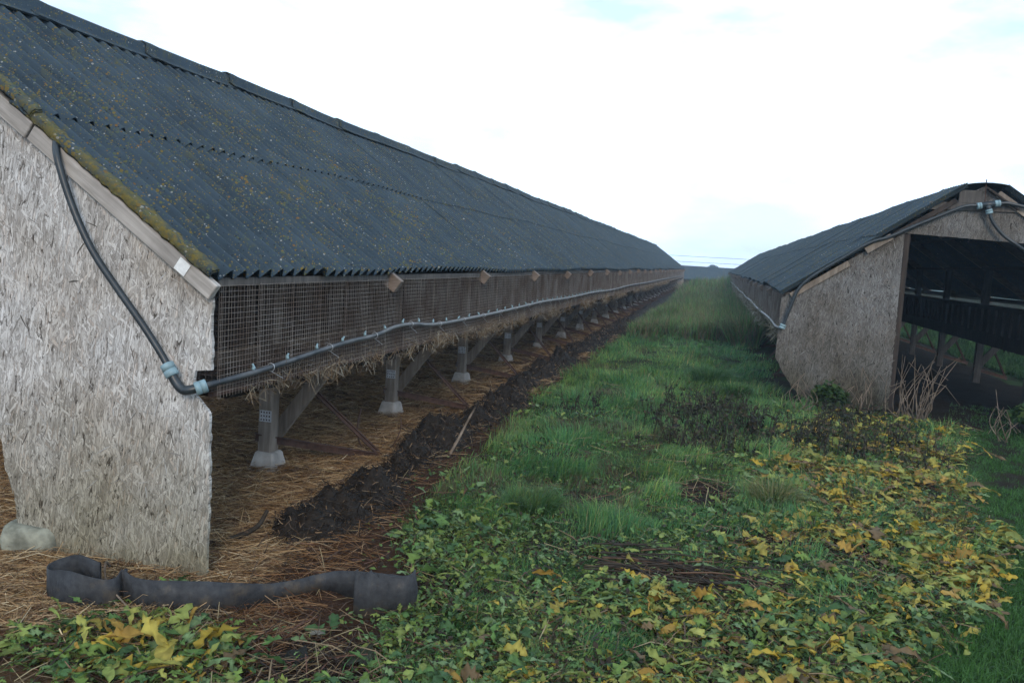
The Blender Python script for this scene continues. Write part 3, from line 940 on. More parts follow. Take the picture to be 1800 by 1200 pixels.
poly = [(5.86 - 0.795, 0.05), (5.86 - 0.795, rk2(0.795)), (5.86 - 2.118, rk2(2.118)), (5.86 - 2.118, 0.05)]
R_.part('gable_panel', board_mesh('gable_panel', poly, yb2 - 0.009, yb2 + 0.009, MATS['osb_far']))
# planks nailed below the ridge
mb = MB(); mb.box((2.35, yb2 - 0.034, 2.44), (3.52, yb2 - 0.011, 2.53)); R_.part('tie_board', mb.mesh('tie_board', MATS['wood_mid'], bevel=0.004))
mb = MB(); mb.box((2.66, yb2 - 0.036, 2.535), (2.90, yb2 - 0.012, 2.67), jit=0.008); R_.part('tie_board', mb.mesh('tie_board', MATS['wood_mid'], bevel=0.004))
mb = MB(); mb.beam((2.94, yb2 - 0.03, 2.70), (3.28, yb2 - 0.03, 2.47), 0.022, 0.10, up=(0, 1, 0)); R_.part('tie_board', mb.mesh('tie_board', MATS['wood_dark'], bevel=0.004))
rake_piece(R_, -1, 2.05, 1.42, yb2 - 0.05, yb2 - 0.0125, 0.085, 0.07, MATS['wood'], 'barge_board')
rake_piece(R_, -1, 1.25, 0.98, yb2 - 0.075, yb2 - 0.0125, 0.045, 0.075, MATS['wood'], 'barge_board')
rake_piece(R_, -1, 0.95, 0.32, yb2 - 0.06, yb2 - 0.0125, 0.06, 0.06, MATS['wood_dark'], 'barge_board')
rake_piece(R_, 1, 2.05, 0.15, yb2 - 0.05, yb2 - 0.0125, 0.075, 0.08, MATS['wood'], 'barge_board')
mb = MB(); mb.box((2.125, yb2 + 0.012, 0.02), (2.19, yb2 + 0.07, 2.14)); R_.part('door_post', mb.mesh('door_post', MATS['wood_dark']))
mb = MB(); mb.box((3.67, yb2 + 0.012, 0.02), (3.735, yb2 + 0.07, 2.08)); R_.part('door_post', mb.mesh('door_post', MATS['wood_dark']))
# vents at the far eave that show as bright slits are real gaps: nothing built there

# closing boards at the far ends
for sh, m in ((L, 'osb_near'), (R_, 'osb_far')):
    y = sh.y1 + 0.02
    for s in (1, -1):
        q = [(sh.xc + s*0.7, 0.05), (sh.xc + s*(sh.hw - 0.02), 0.05), (sh.xc + s*(sh.hw - 0.02), rake_z(sh, sh.xc + sh.hw) - 0.03), (sh.xc + s*0.7, rake_z(sh, sh.xc + 0.7) - 0.03)]
        sh.part('gable_panel', board_mesh('gable_panel', q, y, y + 0.018, MATS[m]))

# ------------------------------------------------------------------ water pipes and hoses
yh = yb - 0.075
t = empty('water_hose', (-2.3, yh, 0.9), 'thick black hose with pale blue elbow collars hanging down the pale end wall', 'hose')
def tpart(root, name, me):
    return child(name, me, root, -root.location)
mb = MB(); mb.tube(spline([(-3.03, yh + 0.05, 2.03), (-2.975, yh - 0.005, 1.93), (-2.90, yh, 1.72), (-2.79, yh, 1.52), (-2.66, yh, 1.36), (-2.52, yh, 1.20), (-2.42, yh, 1.075), (-2.372, yh, 1.005)], 8), 0.0165, 12)
tpart(t, 'hose', mb.mesh('hose', MATS['hose'], True))
mb = MB(); mb.tube(spline([(-2.372, yh, 1.0), (-2.335, yh, 0.945), (-2.30, yh, 0.915), (-2.262, yh + 0.005, 0.918), (-2.215, yh + 0.04, 0.935)], 6), 0.022, 14)
tpart(t, 'elbow', mb.mesh('elbow', MATS['hose'], True))
def collar(root, a, b, r):
    a = Vector(a); b = Vector(b)
    mb = MB(); m1 = a.lerp(b, 0.48); m2 = a.lerp(b, 0.52)
    mb.tube([a, a.lerp(b, 0.04), m1, m1, m2, m2, a.lerp(b, 0.96), b], [r*0.86, r, r, r*0.93, r*0.93, r, r, r*0.86], 18)
    return tpart(root, 'collar', mb.mesh('collar', MATS['collar'], True))
collar(t, (-2.388, yh, 1.026), (-2.352, yh, 0.972), 0.031)
collar(t, (-2.246, yh + 0.012, 0.921), (-2.208, yh + 0.045, 0.938), 0.031)
pts = [(-2.21, yh + 0.04, 0.937), (-2.165, 3.60, 0.96), (-2.16, 3.95, 0.98), (-2.16, 4.35, 1.005), (-2.16, 4.70, 1.022), (-2.16, 5.10, 1.03), (-2.16, 5.45, 1.062), (-2.16, 5.8, 1.060), (-2.16, 6.4, 1.022), (-2.16, 7.9, 1.02), (-2.16, 9.2, 1.03), (-2.16, 10.6, 1.043), (-2.16, 12.5, 1.03), (-2.16, 15, 1.04), (-2.16, 18, 1.02), (-2.16, 22, 1.045), (-2.16, 28, 1.03), (-2.16, 36, 1.04), (-2.16, 46, 1.03), (-2.16, 58, 1.03)]
pl = spline(pts, 8)
mb = MB(); mb.tube(pl, 0.0145, 10); tpart(t, 'pipe', mb.mesh('pipe', MATS['pipe'], True))
mbn = MB(); mbn.tube([(0, 0, 0.0), (0, 0, 0.016), (0, 0, 0.016), (-0.014, 0, 0.028)], [0.009, 0.009, 0.006, 0.005], 8)
nip = mbn.mesh('drinking_nipple', MATS['collar'], True)
for i in range(40):
    y = 3.62 + i*CAGE
    k = min(pl, key=lambda p: abs(p.y - y))
    o = child('drinking_nipple', nip, t, Vector((k.x, y, k.z + 0.014)) - t.location, (0, random.uniform(-0.4, 0.4), random.uniform(0, 6)))
# wire ties that hold the pipe
mbt = MB(); mbt.tube([(0.02*math.cos(a), 0.0, 0.021*math.sin(a)) for a in [i*PI/6 for i in range(13)]], 0.0022, 5); mbt.tube([(0, 0, -0.02), (0.01, 0.11, -0.07)], 0.002, 4)
tie = mbt.mesh('tie_wire', MATS['steel'])
for i in range(26):
    y = 3.78 + i*0.66
    k = min(pl, key=lambda p: abs(p.y - y))
    child('tie_wire', tie, t, Vector((k.x, y, k.z)) - t.location)

y2 = yb2 - 0.10
t2 = empty('water_hose', (2.93, y2, 2.5), 'black hose joined by a three way fitting with pale blue collars above the dark doorway', 'hose')
mb = MB(); mb.tube(spline([(2.86, y2, 2.50), (2.70, y2, 2.48), (2.45, y2, 2.36), (2.18, y2, 2.225), (1.95, y2, 2.10), (1.72, y2, 2.01), (1.45, y2, 1.82), (1.15, y2, 1.60), (0.98, y2, 1.42), (0.90, y2, 1.18), (0.835, y2, 0.95)], 7), 0.020, 10)
tpart(t2, 'hose', mb.mesh('hose', MATS['hose'], True))
mb = MB(); mb.tube(spline([(3.04, y2, 2.53), (3.2, y2, 2.53), (3.5, y2, 2.43), (3.9, y2, 2.1), (4.4, y2, 1.72)], 6), 0.020, 10)
tpart(t2, 'hose', mb.mesh('hose', MATS['hose'], True))
mb = MB(); mb.tube(spline([(2.97, y2, 2.44), (3.02, y2, 2.32), (3.14, y2, 2.18), (3.34, y2, 2.04), (3.6, y2 + 0.2, 1.9), (3.8, y2 + 0.8, 1.85)], 6), 0.020, 10)
tpart(t2, 'hose', mb.mesh('hose', MATS['hose'], True))
mb = MB(); mb.tube([(2.86, y2, 2.495), (3.04, y2, 2.53)], 0.036, 12); mb.tube([(2.945, y2, 2.51), (2.968, y2, 2.44)], 0.036, 12)
tpart(t2, 'tee_joint', mb.mesh('tee_joint', MATS['hose'], True))
mb = MB(); mb.tube([(2.925, y2 + 0.04, 2.53), (2.915, y2 + 0.04, 2.80)], 0.006, 6); tpart(t2, 'hanger_wire', mb.mesh('hanger_wire', MATS['rust']))
collar(t2, (2.835, y2, 2.49), (2.885, y2, 2.50), 0.038); collar(t2, (3.015, y2, 2.525), (3.075, y2, 2.535), 0.038); collar(t2, (2.96, y2, 2.46), (2.978, y2, 2.41), 0.038)
collar(t2, (0.842, y2, 0.975), (0.825, y2, 0.92), 0.036)
mb = MB(); pr = [(0.825, y2, 0.925), (0.77, yb2 + 0.1, 0.93)] + [(0.765, yb2 + d, 0.945 + 0.012*math.sin(d)) for d in np.arange(0.6, 48, 1.2)]
mb.tube(spline(pr, 3), 0.018, 8); tpart(t2, 'pipe', mb.mesh('pipe', MATS['pipe'], True))

# ------------------------------------------------------------------ black rubber belt on the ground
def belt():
    path = [(-2.52, 3.02), (-2.66, 3.04), (-2.72, 2.95), (-2.64, 2.86), (-2.50, 2.84), (-2.38, 2.90), (-2.37, 2.98), (-2.36, 2.965), (-2.25, 2.95), (-2.06, 3.0), (-1.92, 3.12), (-1.78, 3.28), (-1.62, 3.38), (-1.45, 3.40), (-1.31, 3.42), (-1.225, 3.425), (-1.195, 3.395), (-1.225, 3.345), (-1.32, 3.30), (-1.43, 3.265)]
    P = spline([(x, y, 0) for x, y in path], 10)
    n = len(P); V = []; F = []
    for i, p in enumerate(P):
        q = (P[min(i + 1, n - 1)] - P[max(i - 1, 0)]).normalized(); nr = Vector((-q.y, q.x, 0))
        t = i/(n - 1)
        top = 0.155 - 0.055*math.exp(-((t - 0.60)/0.09)**2) + 0.012*math.sin(i*0.21) + 0.045*float(sstep(0.75, 0.88, t))
        bot = 0.0 + 0.045*math.exp(-((t - 0.62)/0.08)**2) + 0.006*math.sin(i*0.33)
        g = gz(p.x, p.y) + 0.005
        if t > 0.95: top -= 0.03*random.random()
        for z, lean in ((bot - 0.02, 0.0), (bot + (top - bot)*0.5, 0.004 + 0.006*math.sin(i*0.45)), (top, 0.006 + 0.012*math.sin(i*0.23))):
            for s in (-1, 1):
                V.append((p.x + nr.x*(s*0.0035 + lean), p.y + nr.y*(s*0.0035 + lean), g + z))
    for i in range(n - 1):
        a, b = i*6, (i + 1)*6
        for k in (0, 2):
            F.append((a + k, b + k, b + k + 2, a + k + 2)); F.append((a + k + 3, b + k + 3, b + k + 1, a + k + 1))
        F.append((a + 4, b + 4, b + 5, a + 5)); F.append((a + 1, b + 1, b, a))
    for e in (0, n - 1):
        F.append((e*6, e*6 + 1, e*6 + 3, e*6 + 2)); F.append((e*6 + 2, e*6 + 3, e*6 + 5, e*6 + 4))
    o = bpy.data.objects.new('rubber_belt', np_mesh('rubber_belt', V, F, MATS['belt'])); link(o)
    tag(o, 'black rubber belt standing on edge, curled at both ends, before the pale wall', 'rubber belt')
belt()

# ------------------------------------------------------------------ plants, straw, dung
def strips(name, P, D, Ln, W, col, mat, bend, up=0.0):
    """flat straw-like strips lying in direction D (unit vectors), two quads each, twisted at random"""
    n = len(P)
    ax = np.cross(D, rng.normal(size=(n, 3))); ax /= np.linalg.norm(ax, axis=1)[:, None] + 1e-9
    bd = np.cross(D, ax)
    V = np.zeros((n, 6, 3))
    for i, t in enumerate((-0.5, 0.0, 0.5)):
        mid = P + D*(Ln*t)[:, None] + bd*((0.25 - t*t)*bend*Ln)[:, None]
        for j, s in enumerate((-0.5, 0.5)):
            V[:, i*2 + j] = mid + ax*(W*s*(1 if i == 1 else 0.7))[:, None]
    idx = np.arange(n)[:, None]*6
    F = np.concatenate([idx + np.array([0, 1, 3, 2]), idx + np.array([2, 3, 5, 4])])
    return np_mesh(name, V.reshape(-1, 3), F, mat, np.repeat(col, 6, 0))

def blades(name, P, H, W, az, lean, col, tipcol=None, mat=None):
    n = len(P)
    dx, dy = np.cos(az), np.sin(az)
    V = np.zeros((n, 5, 3)); C = np.zeros((n, 5, 3))
    fa = rng.uniform(0, 2*PI, n); wx, wy = np.cos(fa), np.sin(fa)
    for i, (t, w) in enumerate(((0, 1.0), (0.55, 0.8))):
        off = lean*H*t**1.8; z = H*t*(1 - 0.12*lean)
        for j, s in enumerate((-0.5, 0.5)):
            V[:, i*2 + j, 0] = P[:, 0] + dx*off + wx*W*w*s
            V[:, i*2 + j, 1] = P[:, 1] + dy*off + wy*W*w*s
            V[:, i*2 + j, 2] = P[:, 2] + z
    V[:, 4, 0] = P[:, 0] + dx*lean*H; V[:, 4, 1] = P[:, 1] + dy*lean*H; V[:, 4, 2] = P[:, 2] + H*(1 - 0.42*np.minimum(lean, 1.4))
    C[:, :] = col[:, None, :]
    if tipcol is not None: C[:, 4] = tipcol
    idx = np.arange(n)[:, None]*5
    F = np.concatenate([idx + np.array([0, 1, 3]), idx + np.array([0, 3, 2]), idx + np.array([2, 3, 4])])
    return np_mesh(name, V.reshape(-1, 3), F, mat or MATS['grass'], C.reshape(-1, 3))

def scatter_obj(name, me, kind='stuff', label=None, cat=None):
    o = bpy.data.objects.new(name, me); link(o)
    tag(o, label, cat, kind=kind)
    return o

def view_dist(n, ymin, ymax):
    """distances drawn so that density falls off with depth as the eye sees it"""
    u = rng.uniform(0, 1, n)
    return 1.0/((1/ymin)*(1 - u) + (1/ymax)*u)

# --- straw under the left shed
def straw_bed():
    n = 105000
    y = view_dist(n, 2.6, 30)
    x = rng.uniform(-5.6, -1.55, n)
    lim = -1.95 + 0.35*(1 - sstep(3.4, 5.2, y)) + 0.25*rng.uniform(-1, 1, n)
    ok = (x < lim) & (rng.uniform(0, 1, n) < 0.35 + 0.65*(x < -2.0))
    x, y = x[ok], y[ok]; n = len(x)
    z = ground_z(x, y) + rng.uniform(0.0, 0.035, n)
    an = rng.normal(0.35, 0.75, n) + (rng.uniform(0, 1, n) < 0.25)*rng.uniform(0, PI, n)
    el = rng.normal(0, 0.16, n)
    D = np.stack([np.cos(an)*np.cos(el), np.sin(an)*np.cos(el), np.sin(el)], -1)
    Ln = rng.uniform(0.05, 0.26, n)*(1 + 0.5*sstep(6, 20, y)); W = rng.uniform(0.0018, 0.0045, n)*(1 + 1.6*sstep(4, 16, y))
    pal = np.array([[0.42, 0.275, 0.135], [0.33, 0.195, 0.088], [0.54, 0.40, 0.23], [0.20, 0.11, 0.055], [0.10, 0.055, 0.030], [0.55, 0.44, 0.28]])
    c = pal[rng.choice(6, n, p=[.26, .25, .14, .18, .13, .04])]*rng.uniform(0.7, 1.15, (n, 1))
    wet = sstep(-2.1, -1.85, x)
    c = c*(1 - wet[:, None]*np.array([0.45, 0.55, 0.6]))
    c = c*(1 - 0.28*sstep(4.6, 8.5, y))[:, None]  # farther straw darkened: shade and light falloff painted into the tint
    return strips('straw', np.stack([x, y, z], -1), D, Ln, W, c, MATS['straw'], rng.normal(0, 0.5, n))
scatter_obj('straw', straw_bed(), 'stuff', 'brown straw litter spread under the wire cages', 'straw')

# --- the dark dung bank below the cage edge
def dung_bank():
    ya = np.concatenate([np.arange(3.72, 9, 0.028), np.arange(9, 22, 0.07), np.arange(22, 58, 0.22)])
    ta = np.linspace(-1, 1, 19)
    gy, gt = np.meshgrid(ya, ta, indexing='ij')
    hw = 0.21 + 0.06*np.sin(gy*3.1)
    gx = heap_x(gy) + gt*hw + 0.06*(fbm(gy*2.5, gt*1.5, 41) - 0.5)
    pk = 0.03 + 0.0*gy
    for yc, h, s in ((4.05, 0.17, 0.16), (4.36, 0.20, 0.13), (4.95, 0.24, 0.17), (5.45, 0.13, 0.10), (5.78, 0.22, 0.18), (6.35, 0.25, 0.15), (6.75, 0.22, 0.18), (7.4, 0.2, 0.16), (7.9, 0.26, 0.2), (8.6, 0.24, 0.22), (9.3, 0.26, 0.25), (10.1, 0.22, 0.3), (11, 0.25, 0.3), (12, 0.25, 0.35)):
        pk = pk + h*np.exp(-(np.abs(gy - yc)/s)**1.3)*0.92
    pk = pk + sstep(11, 13, gy)*(0.10 + 0.14*fbm(gy*1.1, gy*0, 8))
    pk = pk*sstep(3.70, 3.95, gy)
    prof = np.clip(1 - np.abs(gt + 0.12)**1.6, 0, 1)
    z = pk*prof*(0.55 + 0.8*fbm(gy*7, gt*4, 51)) + (fbm(gy*16, gt*8, 61) - 0.5)*0.13*prof + (vnoise(gy*38, gt*16, 63) - 0.5)*0.035*prof - 0.02
    z = ground_z(gx, gy) + z
    V = np.stack([gx, gy, z], -1).reshape(-1, 3)
    ny, nt_ = gx.shape
    i = np.arange(ny*nt_).reshape(ny, nt_)
    F = np.stack([i[:-1, :-1], i[:-1, 1:], i[1:, 1:], i[1:, :-1]], -1).reshape(-1, 4)
    o = bpy.data.objects.new('dung_bank', np_mesh('dung_bank', V, F, MATS['manure'], smooth=True)); link(o)
    tag(o, 'ragged black bank of dung and litter running along below the cages', 'dung bank')
    # fibres and straws sticking out of it
    n = 48000
    k = rng.integers(0, len(V), n)
    k = k[(V[k, 1] < 24)]; n = len(k)
    P = V[k] + rng.normal(0, 0.018, (n, 3)); 
    D = rng.normal(size=(n, 3)); D[:, 2] *= 0.7; D /= np.linalg.norm(D, axis=1)[:, None]
    Ln = rng.uniform(0.012, 0.06, n)*np.where(rng.uniform(0, 1, n) < 0.05, 1.9, 1); W = rng.uniform(0.002, 0.007, n)*(1 + sstep(6, 18, P[:, 1]))
    pal = np.array([[0.010, 0.008, 0.007], [0.022, 0.016, 0.011], [0.08, 0.05, 0.028], [0.26, 0.17, 0.095]])
    c = pal[rng.choice(4, n, p=[.40, .32, .20, .08])]
    f = child('fibre', strips('fibre', P, D, Ln, W, c, MATS['straw'], rng.normal(0, 0.8, n)), o); f['kind'] = 'stuff'
    return V
BANK = dung_bank()

# --- grass
def grass_strip():
    out = []
    n = 330000
    y = view_dist(n, 2.75, 22)
    x = rng.uniform(-2.0, 3.0, n)
    cl = fbm(x*2.4, y*2.4, 71); cl2 = fbm(x*0.8, y*0.8, 75)
    gl = grass_left(y)
    w = sstep(-0.05, 0.20, x - gl - 0.25*(cl - 0.5))
    right = np.interp(y, [3.6, 5, 7, 9, 10.5, 11, 22], [-0.1, 0.35, 0.5, 0.5, 1.0, 0.75, 0.7])
    wz = 1 - sstep(-0.1, 0.45, x - right - 0.6*(cl2 - 0.5))
    near = 0.22 + 0.78*sstep(3.6, 4.8, y + 0.8*(cl2 - 0.5))
    bald = bare(x, y)
    p = w*wz*near*(0.25 + 0.75*sstep(0.15, 0.42, cl))*(1 - 0.95*bald)
    ok = rng.uniform(0, 1, n) < p
    # thin grass among the weeds as well, and on the path
    pe = path_edge(y)
    ok |= (rng.uniform(0, 1, n) < 0.75*sstep(0.30, 0.55, cl)*(0.35 + 0.65*(x < 0.7))) & (x > gl + 0.1) & (x < pe) & (y < 10.4) & (bald < 0.4)
    x, y, cl = x[ok], y[ok], cl[ok]; n = len(x)
    P = np.stack([x, y, ground_z(x, y) - 0.005], -1)
    tuft = fbm(x*3.5, y*3.5, 91)
    H = (0.035 + 0.15*sstep(0.38, 0.78, tuft))*rng.uniform(0.4, 1.25, n)
    H = H*(0.42 + 0.58*sstep(3.6, 5.0, y))
    W = rng.uniform(0.0028, 0.0055, n)*(1 + 1.2*sstep(5, 18, y))*(0.75 + 0.25*sstep(3.6, 5, y))
    az = fbm(x*1.5, y*1.5, 101)*4*PI + rng.normal(0, 0.7, n)
    lean = np.abs(rng.normal(0.55, 0.35, n))
    g = np.array([[0.074, 0.205, 0.058], [0.056, 0.170, 0.060], [0.112, 0.230, 0.056], [0.036, 0.110, 0.045], [0.26, 0.24, 0.11], [0.16, 0.25, 0.066]])
    c = g[rng.choice(6, n, p=[.3, .26, .17, .16, .03, .08])]*rng.uniform(0.7, 1.25, (n, 1))*(0.55 + 0.9*cl)[:, None]
    lf = fbm(x*0.9, y*0.7, 181)
    c = c*(np.array([1.0, 1.0, 1.0]) + (sstep(0.45, 0.7, lf)[:, None])*np.array([0.55, 0.18, 0.05]))
    c = c*np.array([1.02, 1.0, 1.05])
    dead = sstep(0.60, 0.72, fbm(x*1.7 + 40, y*1.3, 191))[:, None]*(rng.uniform(0, 1, (n, 1)) < 0.6)
    c = c*(1 - dead) + dead*np.array([0.10, 0.08, 0.045])
    tip = c*rng.uniform(0.9, 1.5, (n, 1))
    dry = rng.uniform(0, 1, n) < 0.09
    tip[dry] = [0.26, 0.24, 0.13]
    scatter_obj('grass', blades('grass', P, H, W, az, lean, c, tip), 'stuff', 'strip of wet green grass between the two sheds', 'grass')
    # mossy grass on the path
    n = 110000
    y = view_dist(n, 3.2, 12); x = path_edge(y) + rng.uniform(-0.25, 1.25, n)
    cl = fbm(x*3, y*3, 31)
    ok = rng.uniform(0, 1, n) < (1 - sstep(0.48, 0.74, cl))*np.where(x - path_edge(y) < 0, 0.3, 1)
    x, y = x[ok], y[ok]; n = len(x)
    P = np.stack([x, y, ground_z(x, y) - 0.004], -1)
    H = rng.uniform(0.012, 0.05, n)*np.where(y < 4.6, 1.6, 1.0); W = rng.uniform(0.003, 0.006, n)
    c = np.array([0.050, 0.125, 0.028])*rng.uniform(0.6, 1.3, (n, 1))
    scatter_obj('moss_grass', blades('moss_grass', P, H, W, rng.uniform(0, 2*PI, n), np.abs(rng.normal(0.6, 0.4, n)), c, c*1.2), 'stuff', 'short mossy grass on the trodden path at the right', 'grass')
    # rank growth on the far side of the shed with the doorway
    n = 26000
    y = view_dist(n, 11.5, 60); x = 5.25 + rng.exponential(0.8, n)
    cl = fbm(x*1.1, y*0.9, 117)
    P = np.stack([x, y, ground_z(x, y)], -1)
    H = (0.15 + 0.65*cl*sstep(5.2, 6.6, x))*rng.uniform(0.5, 1.2, n)
    g = np.array([[0.06, 0.14, 0.04], [0.04, 0.10, 0.035], [0.08, 0.16, 0.05]])
    c = g[rng.choice(3, n)]*rng.uniform(0.6, 1.2, (n, 1))
    scatter_obj('tall_grass', blades('tall_grass', P, H, rng.uniform(0.012, 0.03, n), rng.uniform(0, 2*PI, n), np.abs(rng.normal(0.5, 0.3, n)), c, c*1.25), 'stuff', 'tall green grass on the far side of the shed with the doorway', 'tall grass')
    # tall rank growth that fills the far strip
    n = 90000
    y = view_dist(n, 17.5, 57); x = rng.uniform(-1.85, 0.95, n)
    cl = fbm(x*1.6, y*0.9, 111)
    front = 18.6 + 1.2*(fbm(x*1.5, x*0, 5) - 0.5) - 2.0*sstep(0.2, 0.75, x)
    ok = (rng.uniform(0, 1, n) < 0.25 + 0.75*cl) & (y > front)
    x, y, cl = x[ok], y[ok], cl[ok]; n = len(x)
    P = np.stack([x, y, ground_z(x, y)], -1)
    H = (0.28 + 0.45*cl + 0.25*sstep(0.0, 0.7, x) + 0.55*sstep(34, 46, y))*rng.uniform(0.55, 1.15, n)*(0.55 + 0.45*sstep(-1.9, -1.2, x)); W = rng.uniform(0.010, 0.022, n)*(1 + sstep(25, 50, y))
    g = np.array([[0.070, 0.145, 0.040], [0.050, 0.105, 0.036], [0.115, 0.095, 0.050], [0.030, 0.045, 0.022], [0.15, 0.13, 0.075], [0.08, 0.17, 0.05]])
    c = g[rng.choice(6, n, p=[.20, .18, .26, .14, .13, .09])]*(0.7 + 1.1*fbm(x*0.9, y*0.5, 119))[:, None]*rng.uniform(0.7, 1.25, (n, 1))
    scatter_obj('tall_grass', blades('tall_grass', P, H, W, rng.uniform(0, 2*PI, n), np.abs(rng.normal(0.45, 0.3, n)), c, c*1.25), 'stuff', 'tall rank grass and nettles filling the far end of the strip', 'tall grass')
grass_strip()

# --- broad-leaved weeds
def leaf_template(kind, sd):
    r = np.random.default_rng(sd)
    if kind == 0:      # deeply lobed
        st = [0.0, 0.14, 0.24, 0.36, 0.46, 0.60, 0.70, 0.84, 1.0]; hw = [0.02, 0.24, 0.13, 0.36, 0.17, 0.34, 0.16, 0.18, 0.0]
    elif kind == 1:    # toothed oval
        st = [0.0, 0.12, 0.25, 0.40, 0.50, 0.62, 0.75, 0.88, 1.0]; hw = [0.02, 0.20, 0.30, 0.33, 0.28, 0.30, 0.20, 0.15, 0.0]
    else:              # long dandelion-like
        st = [0.0, 0.15, 0.25, 0.38, 0.48, 0.60, 0.70, 0.85, 1.0]; hw = [0.015, 0.07, 0.045, 0.13, 0.06, 0.17, 0.09, 0.16, 0.0]
    st = np.array(st); hw = np.array(hw)*r.uniform(0.7, 1.2, 9); hw[2:8:2] *= 0.75
    curl = r.uniform(0.05, 0.45); fold = r.uniform(-0.1, 0.35); tw = r.normal(0, 0.3)
    V = []
    for t, h in zip(st, hw):
        zc = 0.22*math.sin(t*PI*0.6) - curl*t*t
        for s in (-1, 0, 1):
            a = tw*t
            V.append((s*h*math.cos(a) + 0.06*math.sin(5*t + sd), t + s*s*(0.10*math.sin(9*t + sd) - 0.03), zc + abs(s)*h*fold + s*h*math.sin(a) + r.normal(0, 0.035)))
    F = []
    for i in range(8):
        for k in (0, 1):
            a = i*3 + k
            F += [(a, a + 1, a + 4), (a, a + 4, a + 3)]
    return np.array(V), np.array(F)
TEMPL = [leaf_template(k % 3, k) for k in range(12)]

GREENS = np.array([[0.135, 0.205, 0.045], [0.090, 0.165, 0.045], [0.200, 0.245, 0.062], [0.056, 0.115, 0.040], [0.140, 0.205, 0.085]])
YELLS = np.array([[0.33, 0.27, 0.055], [0.41, 0.29, 0.040], [0.27, 0.26, 0.060], [0.21, 0.24, 0.060], [0.31, 0.19, 0.04], [0.15, 0.10, 0.05]])

def leaf_transform(T, P, az, el, roll, S):
    """place n copies of template T: pointing az, raised el, rolled"""
    n = len(P)
    ca, sa, ce, se = np.cos(az), np.sin(az), np.cos(el), np.sin(el)
    ey = np.stack([ca*ce, sa*ce, se], -1)
    ex0 = np.stack([sa, -ca, np.zeros(n)], -1); ez0 = np.cross(ex0, ey)
    cr, sr = np.cos(roll)[:, None], np.sin(roll)[:, None]
    ex = ex0*cr + ez0*sr; ez = ez0*cr - ex0*sr
    return P[:, None] + (T[None, :, 0, None]*ex[:, None] + T[None, :, 1, None]*ey[:, None] + T[None, :, 2, None]*ez[:, None])*S[:, None, None]

def weed_zone(x, y):
    """(density, share of yellow leaves)"""
    pe = path_edge(y); gl = grass_left(y)
    n1 = fbm(x*1.6, y*1.6, 131)
    ins = sstep(0.0, 0.12, x - gl)*(1 - sstep(-0.12, 0.10, x - pe - 0.25*(n1 - 0.5)))
    right = np.interp(y, [2.4, 3.6, 5, 7, 9, 10.5], [-3, -0.6, 0.15, 0.40, 0.75, 1.1])
    dens = ins*(0.10 + 0.9*sstep(-0.45, 0.30, x - right))*(1 - sstep(9.6, 10.4, y))
    dens = np.maximum(dens, ins*(1 - sstep(4.0, 5.4, y + 0.6*(n1 - 0.5)))*0.9)
    yel = 0.62*sstep(-0.15, 0.6, x - right)*sstep(4.2, 5.0, y) + 0.42*(1 - sstep(3.0, 4.8, y))*sstep(-1.0, 0.3, x)
    yel = np.clip(yel*(0.35 + 1.9*sstep(0.25, 0.75, fbm(x*1.6, y*1.6, 141))), 0, 0.82)
    # patch in front of the belt
    fr = np.exp(-(((x + 1.95)/0.42)**2 + ((y - 2.62)/0.20)**2))
    dens = np.maximum(dens, fr*1.1); yel = np.where(fr > 0.3, 0.26, yel)
    # far side of the path
    fs = sstep(0.75, 1.0, x - pe)*(y > 5)*(1 - sstep(9.3, 10.2, y))
    dens = np.maximum(dens, 0.8*fs); yel = np.where(fs > 0.2, 0.35, yel)
    bald = bare(x, y)
    return dens*(1 - 0.93*bald)*(0.45 + 0.9*n1), yel

